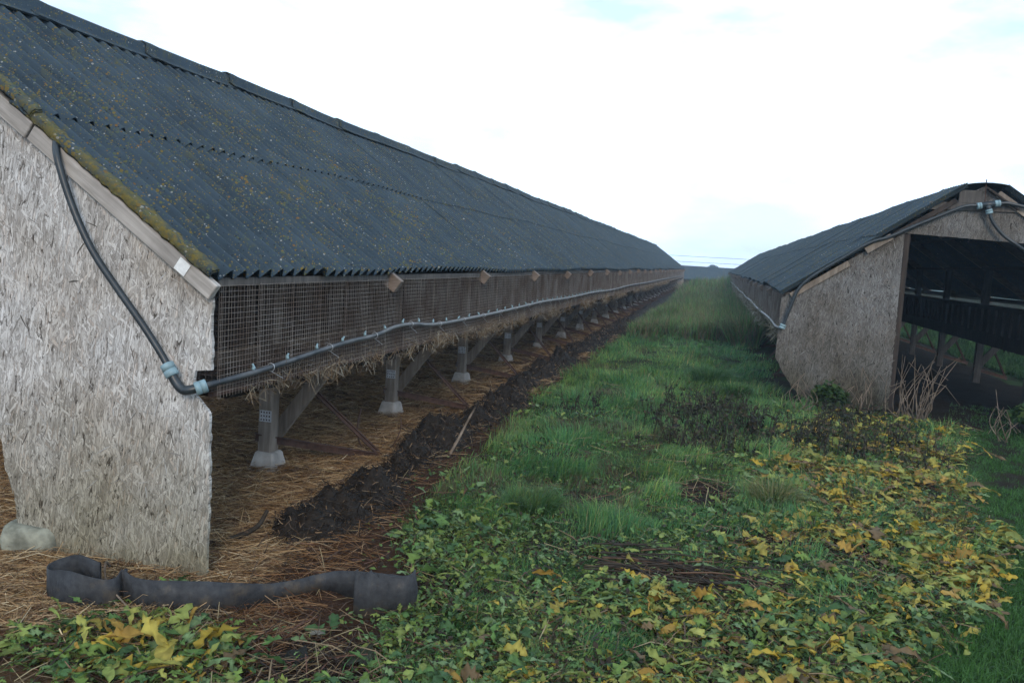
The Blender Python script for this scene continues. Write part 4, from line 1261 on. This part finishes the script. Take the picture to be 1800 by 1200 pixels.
BIG = []      # the leaves that show largest become objects of their own
def weeds():
    allV, allF, allC = [], [], []
    stemA, stemB, stemC = [], [], []
    base = 0
    n = 24000
    y = view_dist(n, 2.25, 10.5); x = rng.uniform(-2.6, 4.2, n)
    d, ye = weed_zone(x, y)
    ok = rng.uniform(0, 1, n) < d*0.85*sstep(0.30, 0.52, fbm(x*2.7, y*2.7, 171) + 0.12*(x < -1.4))
    x, y, ye = x[ok], y[ok], ye[ok]
    print('weed plants', len(x))
    LP, LA, LE, LR, LS, LC, LT, LY = [], [], [], [], [], [], [], []
    for i in range(len(x)):
        k = rng.integers(3, 8)
        tk = (0, 0, 1, 2, 2)[rng.integers(0, 5)]
        size = (0.020 + 0.062*rng.uniform()**2.0)*(0.95 + 0.25*float(sstep(-0.2, 0.5, x[i])) if x[i] > -1.3 else 1.15)*(1.5 if tk == 2 else 1.0)
        z0 = gz(x[i], y[i])
        hgt = rng.uniform(0.005, 0.06)
        for j in range(k):
            a = rng.uniform(0, 2*PI); el = rng.normal(0.05, 0.28)
            pet = rng.uniform(0.02, 0.09)
            bx, by = x[i] + math.cos(a)*pet, y[i] + math.sin(a)*pet
            bz = z0 + hgt*rng.uniform(0.3, 1.2) + 0.01
            isy = rng.uniform() < ye[i]
            if isy: el = rng.normal(-0.05, 0.3); bz = z0 + rng.uniform(0.012, 0.07)
            c = (YELLS[rng.integers(0, 6)] if isy else GREENS[rng.integers(0, 5)])*rng.uniform(0.7, 1.2)
            LP.append((bx, by, bz)); LA.append(a + rng.normal(0, 0.4)); LE.append(el); LR.append(rng.normal(0, 0.45)); LS.append(size*rng.uniform(0.6, 1.25)*(1.3 if isy else 1.0)); LC.append(c); LT.append(int(tk + 3*rng.integers(0, 4))); LY.append(isy)
            if pet > 0.05:
                stemA.append((x[i], y[i], z0)); stemB.append((bx, by, bz)); stemC.append((0.25, 0.19, 0.07) if isy else ((0.09, 0.11, 0.04) if rng.uniform() < 0.7 else (0.22, 0.10, 0.07)))
    LP, LA, LE, LR, LS, LC, LT, LY = map(np.array, (LP, LA, LE, LR, LS, LC, LT, LY))
    # largest in the picture: projected size
    app = LS/np.maximum(LP[:, 1], 1)*np.where(LY, 1.5, 1.0)
    vis = (LP[:, 0] > -2.3 + 0.0*LP[:, 1]) & (LP[:, 0] < 0.36*LP[:, 1] + 0.05) & (LP[:, 1] > 2.75)
    order = np.argsort(-np.where(vis, app, 0))[:280]
    single = np.zeros(len(LP), bool); single[order] = True
    for q in order: BIG.append((LP[q], LA[q], LE[q], LR[q], LS[q], LC[q], LT[q], bool(LY[q])))
    for t in range(12):
        m = (LT == t) & ~single
        if not m.any(): continue
        V = leaf_transform(TEMPL[t][0], LP[m], LA[m], LE[m], LR[m], LS[m])
        nv = len(TEMPL[t][0]); k = m.sum()
        allV.append(V.reshape(-1, 3)); allF.append((TEMPL[t][1][None] + (np.arange(k)*nv)[:, None, None]).reshape(-1, 3) + base)
        cc = np.repeat(LC[m], nv, 0).reshape(k, nv, 3)
        rib = np.ones(nv); rib[1::3] = 1.25
        edge = np.where(rng.uniform(0, 1, (k, nv)) < 0.12, 0.6, 1.0)
        allC.append((cc*rib[None, :, None]*edge[:, :, None]).reshape(-1, 3))
        base += k*nv
    o = scatter_obj('weed_cover', np_mesh('weed_cover', np.concatenate(allV), np.concatenate(allF), MATS['leaf'], np.concatenate(allC)), 'stuff', 'broad leaved weeds, green and yellowing, covering the ground at the right', 'weeds')
    A, B = np.array(stemA), np.array(stemB)
    D = B - A; Ln = np.linalg.norm(D, axis=1); D /= Ln[:, None]
    s = child('leaf_stalk', strips('leaf_stalk', (A + B)/2, D, Ln, np.full(len(A), 0.0035), np.array(stemC), MATS['twig'], rng.normal(0, 0.3, len(A))), o); s['kind'] = 'stuff'
    # single leaves
    cache = {}
    for P, a, e, r, S, c, t_, isy in BIG:
        ci = int(np.argmin(((YELLS if isy else GREENS) - c)**2 @ np.ones(3)))
        key = (t_, isy, ci)
        if key not in cache:
            T, F = TEMPL[t_]
            col = (YELLS if isy else GREENS)[ci]
            cc = np.repeat(col[None], len(T), 0); cc[1::3] *= 1.25
            cache[key] = np_mesh('leaf', T, F, MATS['leaf'], cc)
        V = leaf_transform(np.array([[0, 0, 0], [1, 0, 0], [0, 1, 0], [0, 0, 1.0]]), P[None], np.array([a]), np.array([e]), np.array([r]), np.array([S]))[0]
        m = Matrix(((*(V[1] - V[0]),), (*(V[2] - V[0]),), (*(V[3] - V[0]),))).transposed().to_4x4()
        m.translation = Vector(V[0])
        q = child('leaf', cache[key], o); q.matrix_local = m
    # low filler: small leaves, dead leaf scraps and stalks
    n = 90000
    y = view_dist(n, 2.2, 10.5); x = rng.uniform(-2.6, 4.0, n)
    d, ye = weed_zone(x, y)
    ok = rng.uniform(0, 1, n) < (0.15 + d*0.85)*(1 - 0.85*bare(x, y))
    ok &= (x > -2.6) & (x < path_edge(y) + 0.1) & (x > grass_left(y) - 0.2) | (d > 0.2) & ok
    x, y, ye = x[ok], y[ok], ye[ok]; n = len(x)
    u = rng.uniform(0, 1, n)
    c = np.where((u < 0.62)[:, None], GREENS[rng.integers(0, 5, n)], np.where((u < 0.62 + 0.25*ye)[:, None], YELLS[rng.integers(0, 6, n)], np.array([0.045, 0.032, 0.020])))*rng.uniform(0.6, 1.15, (n, 1))
    P = np.stack([x, y, ground_z(x, y) + rng.uniform(0.002, 0.05, n)], -1)
    T = np.array([[0, 0, 0], [0.32, 0.45, 0.05], [0, 1, -0.05], [-0.32, 0.45, 0.05]])
    V = leaf_transform(T, P, rng.uniform(0, 2*PI, n), rng.normal(0.2, 0.4, n), rng.normal(0, 0.5, n), rng.uniform(0.012, 0.040, n))
    idx = np.arange(n)[:, None]*4
    F = np.concatenate([idx + np.array([0, 1, 2]), idx + np.array([0, 2, 3])])
    scatter_obj('small_leaves', np_mesh('small_leaves', V.reshape(-1, 3), F, MATS['leaf'], np.repeat(c, 4, 0)), 'stuff', 'low carpet of small green leaves and leaf scraps', 'ground cover')
    n = 24000
    y = view_dist(n, 2.2, 10.5); x = rng.uniform(-2.6, 3.4, n)
    d, ye = weed_zone(x, y)
    front = np.exp(-(((x + 1.9)/0.9)**2 + ((y - 2.75)/0.35)**2))
    ok = rng.uniform(0, 1, n) < 0.16 + 0.35*(ye > 0.1) + 0.6*front + 0.85*bare(x, y)
    ok &= (x < path_edge(y) + 0.05)
    x, y = x[ok], y[ok]; n = len(x)
    an = rng.uniform(0, PI, n); el = rng.normal(0.05, 0.22, n)
    D = np.stack([np.cos(an)*np.cos(el), np.sin(an)*np.cos(el), np.sin(el)], -1)
    pal = np.array([[0.08, 0.048, 0.028], [0.20, 0.14, 0.08], [0.030, 0.021, 0.016], [0.12, 0.055, 0.036], [0.28, 0.22, 0.12]])
    scatter_obj('dead_litter', strips('dead_litter', np.stack([x, y, ground_z(x, y) + rng.uniform(0.005, 0.05, n)], -1), D, rng.uniform(0.05, 0.28, n), rng.uniform(0.002, 0.006, n), pal[rng.choice(5, n, p=[.3, .22, .25, .13, .1])], MATS['straw'], rng.normal(0, 0.4, n)), 'stuff', 'dead stalks and straws lying among the weeds', 'litter')
weeds()

# --- withered dark nettles in front of the right shed, each clump its own plant
def withered(x, y, h, n, spread, label, dark=0.5, group=None, name='withered_weed', cat='withered weed', leafy=8, pale=False):
    o = empty(name, (x, y, gz(x, y)), label, cat, group)
    mb = MB(); leaves = []; cols = []
    for i in range(n):
        a = random.uniform(0, 2*PI); r = spread*math.sqrt(random.random())
        b = Vector((math.cos(a)*r, math.sin(a)*r, 0)); hh = h*random.uniform(0.55, 1.1)
        tip = b + Vector((random.uniform(-0.35, 0.35)*hh, random.uniform(-0.35, 0.35)*hh, hh))
        mid = b.lerp(tip, 0.55) + Vector((random.uniform(-0.08, 0.08)*hh, random.uniform(-0.08, 0.08)*hh, 0.06*hh))
        P = spline([b, mid, tip], 3)
        mb.tube(P, [0.0045 - 0.003*k/len(P) for k in range(len(P))], 5)
        for k in range(leafy):
            t = random.uniform(0.25, 1.0); p = P[min(len(P) - 1, int(t*(len(P) - 1)))]
            leaves.append(p + Vector((random.gauss(0, 0.012), random.gauss(0, 0.012), random.gauss(-0.01, 0.015))))
            cols.append(random.choice([(0.018, 0.018, 0.013), (0.036, 0.040, 0.022), (0.050, 0.070, 0.030), (0.075, 0.058, 0.034)]))
    me = mb.mesh('stem', MATS['dry_stem'] if pale else MATS['dead_dark'])
    q = child('stem', me, o)
    if n > 1: q['kind'] = 'stuff'
    if leaves:
        k = len(leaves); P = np.array([tuple(p) for p in leaves])
        T = TEMPL[1][0][:, :]
        V = leaf_transform(T, P, rng.uniform(0, 2*PI, k), rng.normal(-0.7, 0.5, k), rng.normal(0, 0.8, k), rng.uniform(0.02, 0.055, k))
        F = (TEMPL[1][1][None] + (np.arange(k)*len(T))[:, None, None]).reshape(-1, 3)
        q = child('shrivelled_leaves', np_mesh('shrivelled_leaves', V.reshape(-1, 3), F, MATS['leaf'], np.repeat(np.array(cols), len(T), 0)), o); q['kind'] = 'stuff'
    return o
MATS['dead_dark'] = m_plain('dead_dark_stem', (0.030, 0.024, 0.018), 0.85, 0.2, 0.4, 30)
MATS['brown_stem'] = m_plain('brown_stem', (0.085, 0.050, 0.032), 0.85, 0.15, 0.5, 20)
MATS['dry_stem'] = m_plain('dry_stem', (0.13, 0.10, 0.075), 0.85, 0.1, 0.65, 9)
spots = [(rng.uniform(-0.35, 1.95), rng.uniform(7.3, 10.0)) for _ in range(50)]
for x, y in spots:
    if y > 9.3 and x < 0.2: y -= 1.2
    withered(x, y, random.uniform(0.18, 0.38), random.randint(5, 9), 0.22, 'dark shrivelled nettle among those before the brown end wall', group='withered nettles before the brown end wall')
for x, y, lb in ((-1.38, 8.5, 'dark withered weed clump with pale stems beside the dung bank'), (-1.15, 8.7, 'dark withered weed clump at the grass edge of the dung bank'), (-0.52, 7.0, 'single black shrivelled stalk standing in the open grass'), (-0.16, 9.6, 'single black seed head standing above the grass near the brown wall'), (-0.5, 8.2, 'low dark weed clump with yellow leaf in the middle of the grass')):
    withered(x, y, random.uniform(0.22, 0.32), random.randint(5, 10) if 'single' not in lb else 1, 0.14 if 'single' not in lb else 0.02, lb, leafy=7)
# dry pale stalks beside the doorway
def dry_clump(x, y, h, n, spread, label):
    o = empty('dry_stalks', (x, y, gz(x, y)), label, 'dry stalks')
    mb = MB()
    for i in range(n):
        a = random.uniform(0, 2*PI); r = spread*math.sqrt(random.random())
        b = Vector((math.cos(a)*r, math.sin(a)*r*0.6, -0.01)); hh = h*random.uniform(0.4, 1.1)
        tip = b + Vector((random.uniform(-0.3, 0.45)*hh, random.uniform(-0.3, 0.3)*hh, hh))
        m1 = b.lerp(tip, 0.5) + Vector((random.gauss(0, 0.09), random.gauss(0, 0.06), 0.0))
        pts = [b, m1, tip]
        if random.random() < 0.45:      # snapped over
            pts.append(tip + Vector((random.uniform(-0.3, 0.3), random.uniform(-0.2, 0.1), -random.uniform(0.05, 0.3))))
        P = spline(pts, 4) if len(pts) == 3 else spline(pts[:3], 4) + [pts[3]]
        mb.tube(P, [0.006 - 0.004*k/len(P) for k in range(len(P))], 5)
    q = child('stem', mb.mesh('stem', MATS['dry_stem']), o); q['kind'] = 'stuff'
    return o
dry_clump(2.22, 10.15, 0.72, 34, 0.24, 'tangle of dry pale stalks at the foot of the doorway edge')
dry_clump(1.75, 10.45, 0.5, 12, 0.22, 'few thin dry stems against the foot of the brown end wall')
dry_clump(3.12, 9.75, 0.55, 6, 0.10, 'broken dry stalks standing in front of the dark doorway')
dry_clump(1.0, 10.1, 0.45, 7, 0.2, 'thin reddish dry stems by the eaten corner of the brown wall')

# --- a grassy tussock or two, each a thing
def tussock(x, y, r, h, n, pal, label):
    a = rng.uniform(0, 2*PI, n); q = r*np.sqrt(rng.uniform(0, 1, n))*0.45
    P = np.stack([np.cos(a)*q, np.sin(a)*q, np.zeros(n) - 0.01], -1)
    c = np.array(pal)[rng.choice(len(pal), n)]*rng.uniform(0.75, 1.2, (n, 1))
    me = blades('grass_tussock', P, h*rng.uniform(0.6, 1.15, n), rng.uniform(0.003, 0.0055, n), a + rng.normal(0, 0.4, n), np.abs(rng.normal(0.75, 0.3, n)), c, c*1.35)
    o = bpy.data.objects.new('grass_tussock', me); link(o); o.location = (x, y, gz(x, y))
    tag(o, label, 'grass tussock')
yg = [(0.085, 0.12, 0.035), (0.14, 0.15, 0.05), (0.06, 0.10, 0.03), (0.20, 0.17, 0.08)]
gg = [(0.04, 0.10, 0.03), (0.03, 0.08, 0.03), (0.06, 0.12, 0.03)]
tussock(0.50, 5.9, 0.30, 0.24, 900, yg, 'yellowish grass tussock beside the bare dark patch, among yellow leaves')
tussock(-1.0, 5.0, 0.28, 0.20, 800, gg + yg[:1], 'green grass tussock with drooping blades, nearest the straw')
tussock(0.02, 11.6, 0.5, 0.33, 900, gg, 'tall pale green tussock in the grass left of the brown wall corner')
tussock(0.35, 10.6, 0.35, 0.28, 700, gg, 'dark green tussock close to the brown wall corner')

# --- sticks
def stick(name, pts, r, mat, label, cat):
    P = spline(pts, 5); mb = MB()
    mb.tube(P, [r*(1 - 0.45*i/len(P)) for i in range(len(P))], 7)
    o = bpy.data.objects.new(name, None); 
    me = mb.mesh(name, mat, True)
    o = bpy.data.objects.new(name, me); link(o)
    b = Vector(pts[0]); me.transform(Matrix.Translation(-b)); o.location = b
    tag(o, label, cat)
    return o
stick('stick', [(-1.93, 6.15, 0.02), (-1.90, 6.3, 0.14), (-1.865, 6.42, 0.27), (-1.84, 6.5, 0.35)], 0.013, MATS['dry_stem'], 'pale forked stick leaning out of the dung bank', 'stick')
stick('branch', [(-2.47, 3.72, 0.02), (-2.36, 3.80, 0.04), (-2.27, 3.88, 0.09), (-2.24, 3.93, 0.17)], 0.018, MATS['dead_dark'], 'short bent dark branch lying in the straw beside the pale wall', 'branch')
stick('bent_wire', [(-2.72, 6.2, 0.30), (-2.70, 6.1, 0.16), (-2.62, 6.0, 0.05), (-2.5, 5.95, 0.03), (-2.38, 6.0, 0.05), (-2.33, 6.08, 0.17), (-2.35, 6.15, 0.28)], 0.007, MATS['rust'], 'rusty wire bent to a hook standing in the straw', 'wire')
stick('twig', [(-2.56, 3.12, 0.10), (-2.50, 3.02, 0.16), (-2.44, 2.96, 0.10), (-2.22, 2.86, 0.03)], 0.006, MATS['dry_stem'], 'reddish twig leaning over the rubber belt', 'twig')
# bundle of dead stalks on the grass
o = empty('stalk_bundle', (0.0, 4.2, gz(0.0, 4.2)), 'flattened bundle of dark dead stalks lying across the weeds', 'dead stalks')
for i in range(60):
    x0 = random.uniform(-0.55, 0.05); yy = random.gauss(0.0, 0.12); ln = random.uniform(0.2, 0.65); zz = random.uniform(0.01, 0.06)
    mb = MB(); mb.tube(spline([(x0, yy, zz), (x0 + ln*0.5, yy + random.gauss(0, 0.03), zz + random.uniform(-0.01, 0.03)), (x0 + ln, yy + random.gauss(0.03, 0.13), zz)], 3), [0.0045]*4 + [0.003]*3, 5)
    child('stalk', mb.mesh('stalk', MATS['dead_dark'] if random.random() < 0.65 else MATS['brown_stem']), o)
# dark rotting leaves at the bottom edge
def rotten(x, y, s, col, label, curl=0.3):
    T, F = leaf_template(1, 40 + int(s*100))
    V = T.copy(); V[:, 0] *= 1.7*s; V[:, 1] = (V[:, 1] - 0.5)*s; V[:, 2] = V[:, 2]*s*0.8 + 0.03
    me = np_mesh('rotten_leaf', V, F, MATS['leaf'], np.repeat(np.array([col]), len(T), 0), smooth=True)
    o = bpy.data.objects.new('rotten_leaf', me); link(o); o.location = (x, y, gz(x, y)); o.rotation_euler = (0.1, 0.15, random.uniform(0, 6))
    tag(o, label, 'dead leaf')
rotten(-1.20, 2.86, 0.13, (0.035, 0.040, 0.022), 'large dark rotting leaf at the bottom edge before the curled belt end')
rotten(-1.45, 2.80, 0.12, (0.018, 0.018, 0.014), 'limp blackish leaf left of the large rotting leaf')
rotten(-1.47, 3.0, 0.07, (0.20, 0.18, 0.14), 'pale grey crumpled leaf below the rubber belt')

# --- stone at the foot of the pale wall
def stone(x, y, sx, sy, sz, label):
    bm = bmesh.new(); bmesh.ops.create_icosphere(bm, subdivisions=3, radius=1.0)
    for v in bm.verts:
        p = v.co
        k = 1 + 0.22*(float(fbm(p.x*1.3 + 5, p.y*1.3 + p.z*1.7, 3)) - 0.5)
        q = Vector((max(-0.75, min(0.75, p.x)), max(-0.75, min(0.75, p.y)), max(-0.7, min(0.62, p.z))))*k
        v.co = Vector((q.x*sx, q.y*sy, q.z*sz))
    me = bpy.data.meshes.new('concrete_block'); bm.to_mesh(me); bm.free()
    me.polygons.foreach_set('use_smooth', [True]*len(me.polygons)); me.materials.append(MATS['mossy'])
    o = bpy.data.objects.new('concrete_block', me); link(o); o.location = (x, y, gz(x, y) + sz*0.45); o.rotation_euler = (0, 0.06, 0.3)
    tag(o, label, 'concrete block')
stone(-3.20, 3.38, 0.19, 0.15, 0.13, 'rounded mossy concrete block under the ragged foot of the pale end wall')

# --- straw and hay wisps caught in the cage floors
def wisps(sh, side, y0, y1, n, xoff, pal, k, name='hanging_straw'):
    cy = rng.uniform(y0, y1, max(4, n//45))
    y = cy[rng.integers(0, len(cy), n)] + rng.normal(0, 0.10, n); x = sh.xc + side*(sh.hw - 0.03) + rng.normal(0, 0.025, n) + side*xoff
    z = sh.cz + rng.normal(-0.03, 0.035, n)
    D = rng.normal(size=(n, 3)); D[:, 2] -= 0.9; D /= np.linalg.norm(D, axis=1)[:, None]
    c = np.array(pal)[rng.choice(len(pal), n)]*rng.uniform(0.6, 1.1, (n, 1))
    P = np.stack([x - sh.xc, y - sh.y0, z], -1)
    o = child(name, strips(name, P, D, rng.uniform(0.03, 0.13, n)*k, rng.uniform(0.0015, 0.004, n)*k, c, MATS['straw'], rng.normal(0, 0.6, n)), sh.root); o['kind'] = 'stuff'
hp = [(0.34, 0.26, 0.17), (0.24, 0.16, 0.09), (0.14, 0.095, 0.06), (0.40, 0.36, 0.28)]
wisps(L, 1, 3.6, 12, 2600, 0.0, hp, 1.0)
wisps(L, 1, 12, 40, 2200, 0.0, hp, 1.8)
wisps(R_, -1, 10.9, 40, 2600, 0.03, [(0.36, 0.34, 0.27), (0.26, 0.24, 0.17), (0.18, 0.15, 0.09)], 2.6)
# dark litter packed on the cage floor of the left shed
mb = MB()
for i in range(150):
    y = L.y0 + 0.2 + i*0.33 + random.uniform(-0.1, 0.1)
    mb.box((2.06 - 0.45 - random.uniform(0, 0.1), y - L.y0, L.cz - 0.055 - random.uniform(0, 0.04)), (2.06 - random.uniform(0.06, 0.14), y - L.y0 + random.uniform(0.15, 0.30), L.cz - 0.029), jit=0.02)
q = child('floor_litter', mb.mesh('floor_litter', MATS['manure']), L.root); q['kind'] = 'stuff'

# --- bushes seen through the right shed, beyond its far side
def bush(x, y, r, h, label, group, n=1800, k=1.0):
    o = empty('bush', (x, y, gz(x, y)), label, 'bush', group)
    mb = MB()
    for i in range(7):
        a = random.uniform(0, 2*PI); mb.tube(spline([(0, 0, -0.03), (math.cos(a)*r*0.3, math.sin(a)*r*0.3, h*0.45), (math.cos(a)*r*0.7, math.sin(a)*r*0.7, h*random.uniform(0.7, 0.95))], 3), [0.012, 0.011, 0.01, 0.009, 0.007, 0.005, 0.003], 5)
    child('stem', mb.mesh('stem', MATS['dead_dark']), o)
    th = rng.uniform(0, 2*PI, n); ph = np.arccos(rng.uniform(-0.3, 1, n)); rr = rng.uniform(0.45, 1.0, n)**0.5
    lump = 0.75 + 0.5*fbm(th*1.6, ph*2.2, int(x*10) + 200)
    P = np.stack([np.cos(th)*np.sin(ph)*r*rr*lump, np.sin(th)*np.sin(ph)*r*rr*lump, h*0.45 + np.cos(ph)*h*0.5*rr*lump], -1)
    T = np.array([[0, 0, 0], [0.35, 0.45, 0.06], [0, 1, -0.08], [-0.35, 0.45, 0.06]])
    V = leaf_transform(T, P, rng.uniform(0, 2*PI, n), rng.normal(0, 0.5, n), rng.normal(0, 0.6, n), rng.uniform(0.05, 0.10, n))
    idx = np.arange(n)[:, None]*4
    F = np.concatenate([idx + np.array([0, 1, 2]), idx + np.array([0, 2, 3])])
    c = np.array([(0.12, 0.24, 0.06), (0.09, 0.20, 0.06), (0.17, 0.27, 0.08)])[rng.integers(0, 3, n)]*rng.uniform(0.6, 1.2, (n, 1))*k
    q = child('foliage', np_mesh('foliage', V.reshape(-1, 3), F, MATS['leaf'], np.repeat(c, 4, 0)), o); q['kind'] = 'stuff'
for x, y, r, h in ((6.0, 15.2, 0.6, 0.8), (6.3, 17.2, 0.7, 0.9), (6.1, 19.3, 0.7, 1.0), (6.4, 21.8, 0.8, 0.9), (6.2, 24.5, 0.8, 1.0), (6.6, 28, 0.9, 1.0)):
    bush(x, y, r, h, 'green bush seen through the dark doorway under the far row of cages', 'bushes behind the shed with the doorway')

bush(3.62, 10.25, 0.32, 0.34, 'low green weed clump standing before the dark doorway beside broken stalks', None, 700, 0.5)
bush(1.42, 10.42, 0.22, 0.36, 'small dark green weed against the foot of the brown end wall', None, 420, 0.33)

# ------------------------------------------------------------------ far background
FX = -1.0
far = empty('distant_shed', (FX, 72, 0), 'low grey roofed shed crossing the far end of the strip', 'shed')
mb = MB(); mb.prism([(-2.2, 0.65), (0, 1.72), (2.2, 0.65), (2.2, 0.58), (0, 1.63), (-2.2, 0.58)], 'x', -14, 14)
child('roof', mb.mesh('roof', MATS['roof']), far)
mb = MB(); mb.box((-13.9, -1.95, 0), (13.9, -1.9, 0.62)); mb.box((-13.9, 1.9, 0), (13.9, 1.95, 0.62))
child('wall', mb.mesh('wall', MATS['wood_dark']), far)

def far_tree(x, y, h, r, label):
    o = empty('tree', (x, y, 0), label, 'tree')
    mb = MB(); mb.tube([(0, 0, -0.1), (0.05, 0, h*0.4), (0, 0.1, h*0.8)], [0.22, 0.15, 0.05], 7)
    for i in range(9):
        a = i*2.4; z = h*(0.3 + 0.06*i)
        mb.tube([(0, 0, z), (math.cos(a)*r*0.6, math.sin(a)*r*0.6, z + h*0.25)], [0.07, 0.02], 5)
    child('trunk', mb.mesh('trunk', MATS['dead_dark']), o)
    n = 1500
    th = rng.uniform(0, 2*PI, n); ph = np.arccos(rng.uniform(-0.6, 1, n)); rr = rng.uniform(0.2, 1, n)**0.5*(0.7 + 0.6*fbm(th*2, ph*2, 301))
    P = np.stack([np.cos(th)*np.sin(ph)*r*rr, np.sin(th)*np.sin(ph)*r*rr, h*0.62 + np.cos(ph)*h*0.42*rr], -1)
    T = np.array([[0, 0, 0], [0.35, 0.45, 0.06], [0, 1, -0.08], [-0.35, 0.45, 0.06]])
    V = leaf_transform(T, P, rng.uniform(0, 2*PI, n), rng.normal(0, 0.5, n), rng.normal(0, 0.6, n), rng.uniform(0.2, 0.45, n))
    idx = np.arange(n)[:, None]*4
    F = np.concatenate([idx + np.array([0, 1, 2]), idx + np.array([0, 2, 3])])
    c = np.array([0.07, 0.07, 0.05])*rng.uniform(0.7, 1.2, (n, 1))
    q = child('crown', np_mesh('crown', V.reshape(-1, 3), F, MATS['leaf'], np.repeat(c, 4, 0)), o); q['kind'] = 'stuff'
far_tree(-0.9, 190, 2.3, 1.2, 'small bare grey tree on the skyline between the two roofs')

for i, (x0, z0, x1, z1, yy, lb) in enumerate(((-60, 3.2, 60, 3.6, 160, 'lower overhead wire crossing the sky between the two roofs'), (-60, 4.4, 60, 4.6, 165, 'upper overhead wire crossing the sky between the two roofs'))):
    mb = MB(); mb.tube([(x0 + (x1 - x0)*t, yy, z0 + (z1 - z0)*t - 0.8*(1 - (2*t - 1)**2)) for t in np.linspace(0, 1, 25)], 0.035, 5)
    o = bpy.data.objects.new('power_line', mb.mesh('power_line', MATS['hose'])); link(o)
    tag(o, lb, 'power line', 'overhead wires')

# ------------------------------------------------------------------ haze
mb = MB(); mb.box((-340, -340, -1.2), (340, 340, 9.0))
hm = bpy.data.materials.new('haze'); hm.use_nodes = True
for n in list(hm.node_tree.nodes): hm.node_tree.nodes.remove(n)
ho = hm.node_tree.nodes.new('ShaderNodeOutputMaterial'); hv = hm.node_tree.nodes.new('ShaderNodeVolumePrincipled')
hv.inputs['Color'].default_value = (0.62, 0.82, 1.0, 1); hv.inputs['Density'].default_value = 0.0016; hv.inputs['Anisotropy'].default_value = 0.2
hm.node_tree.links.new(hv.outputs['Volume'], ho.inputs['Volume'])
hz = bpy.data.objects.new('haze', mb.mesh('haze', hm)); link(hz)
tag(hz, kind='stuff')
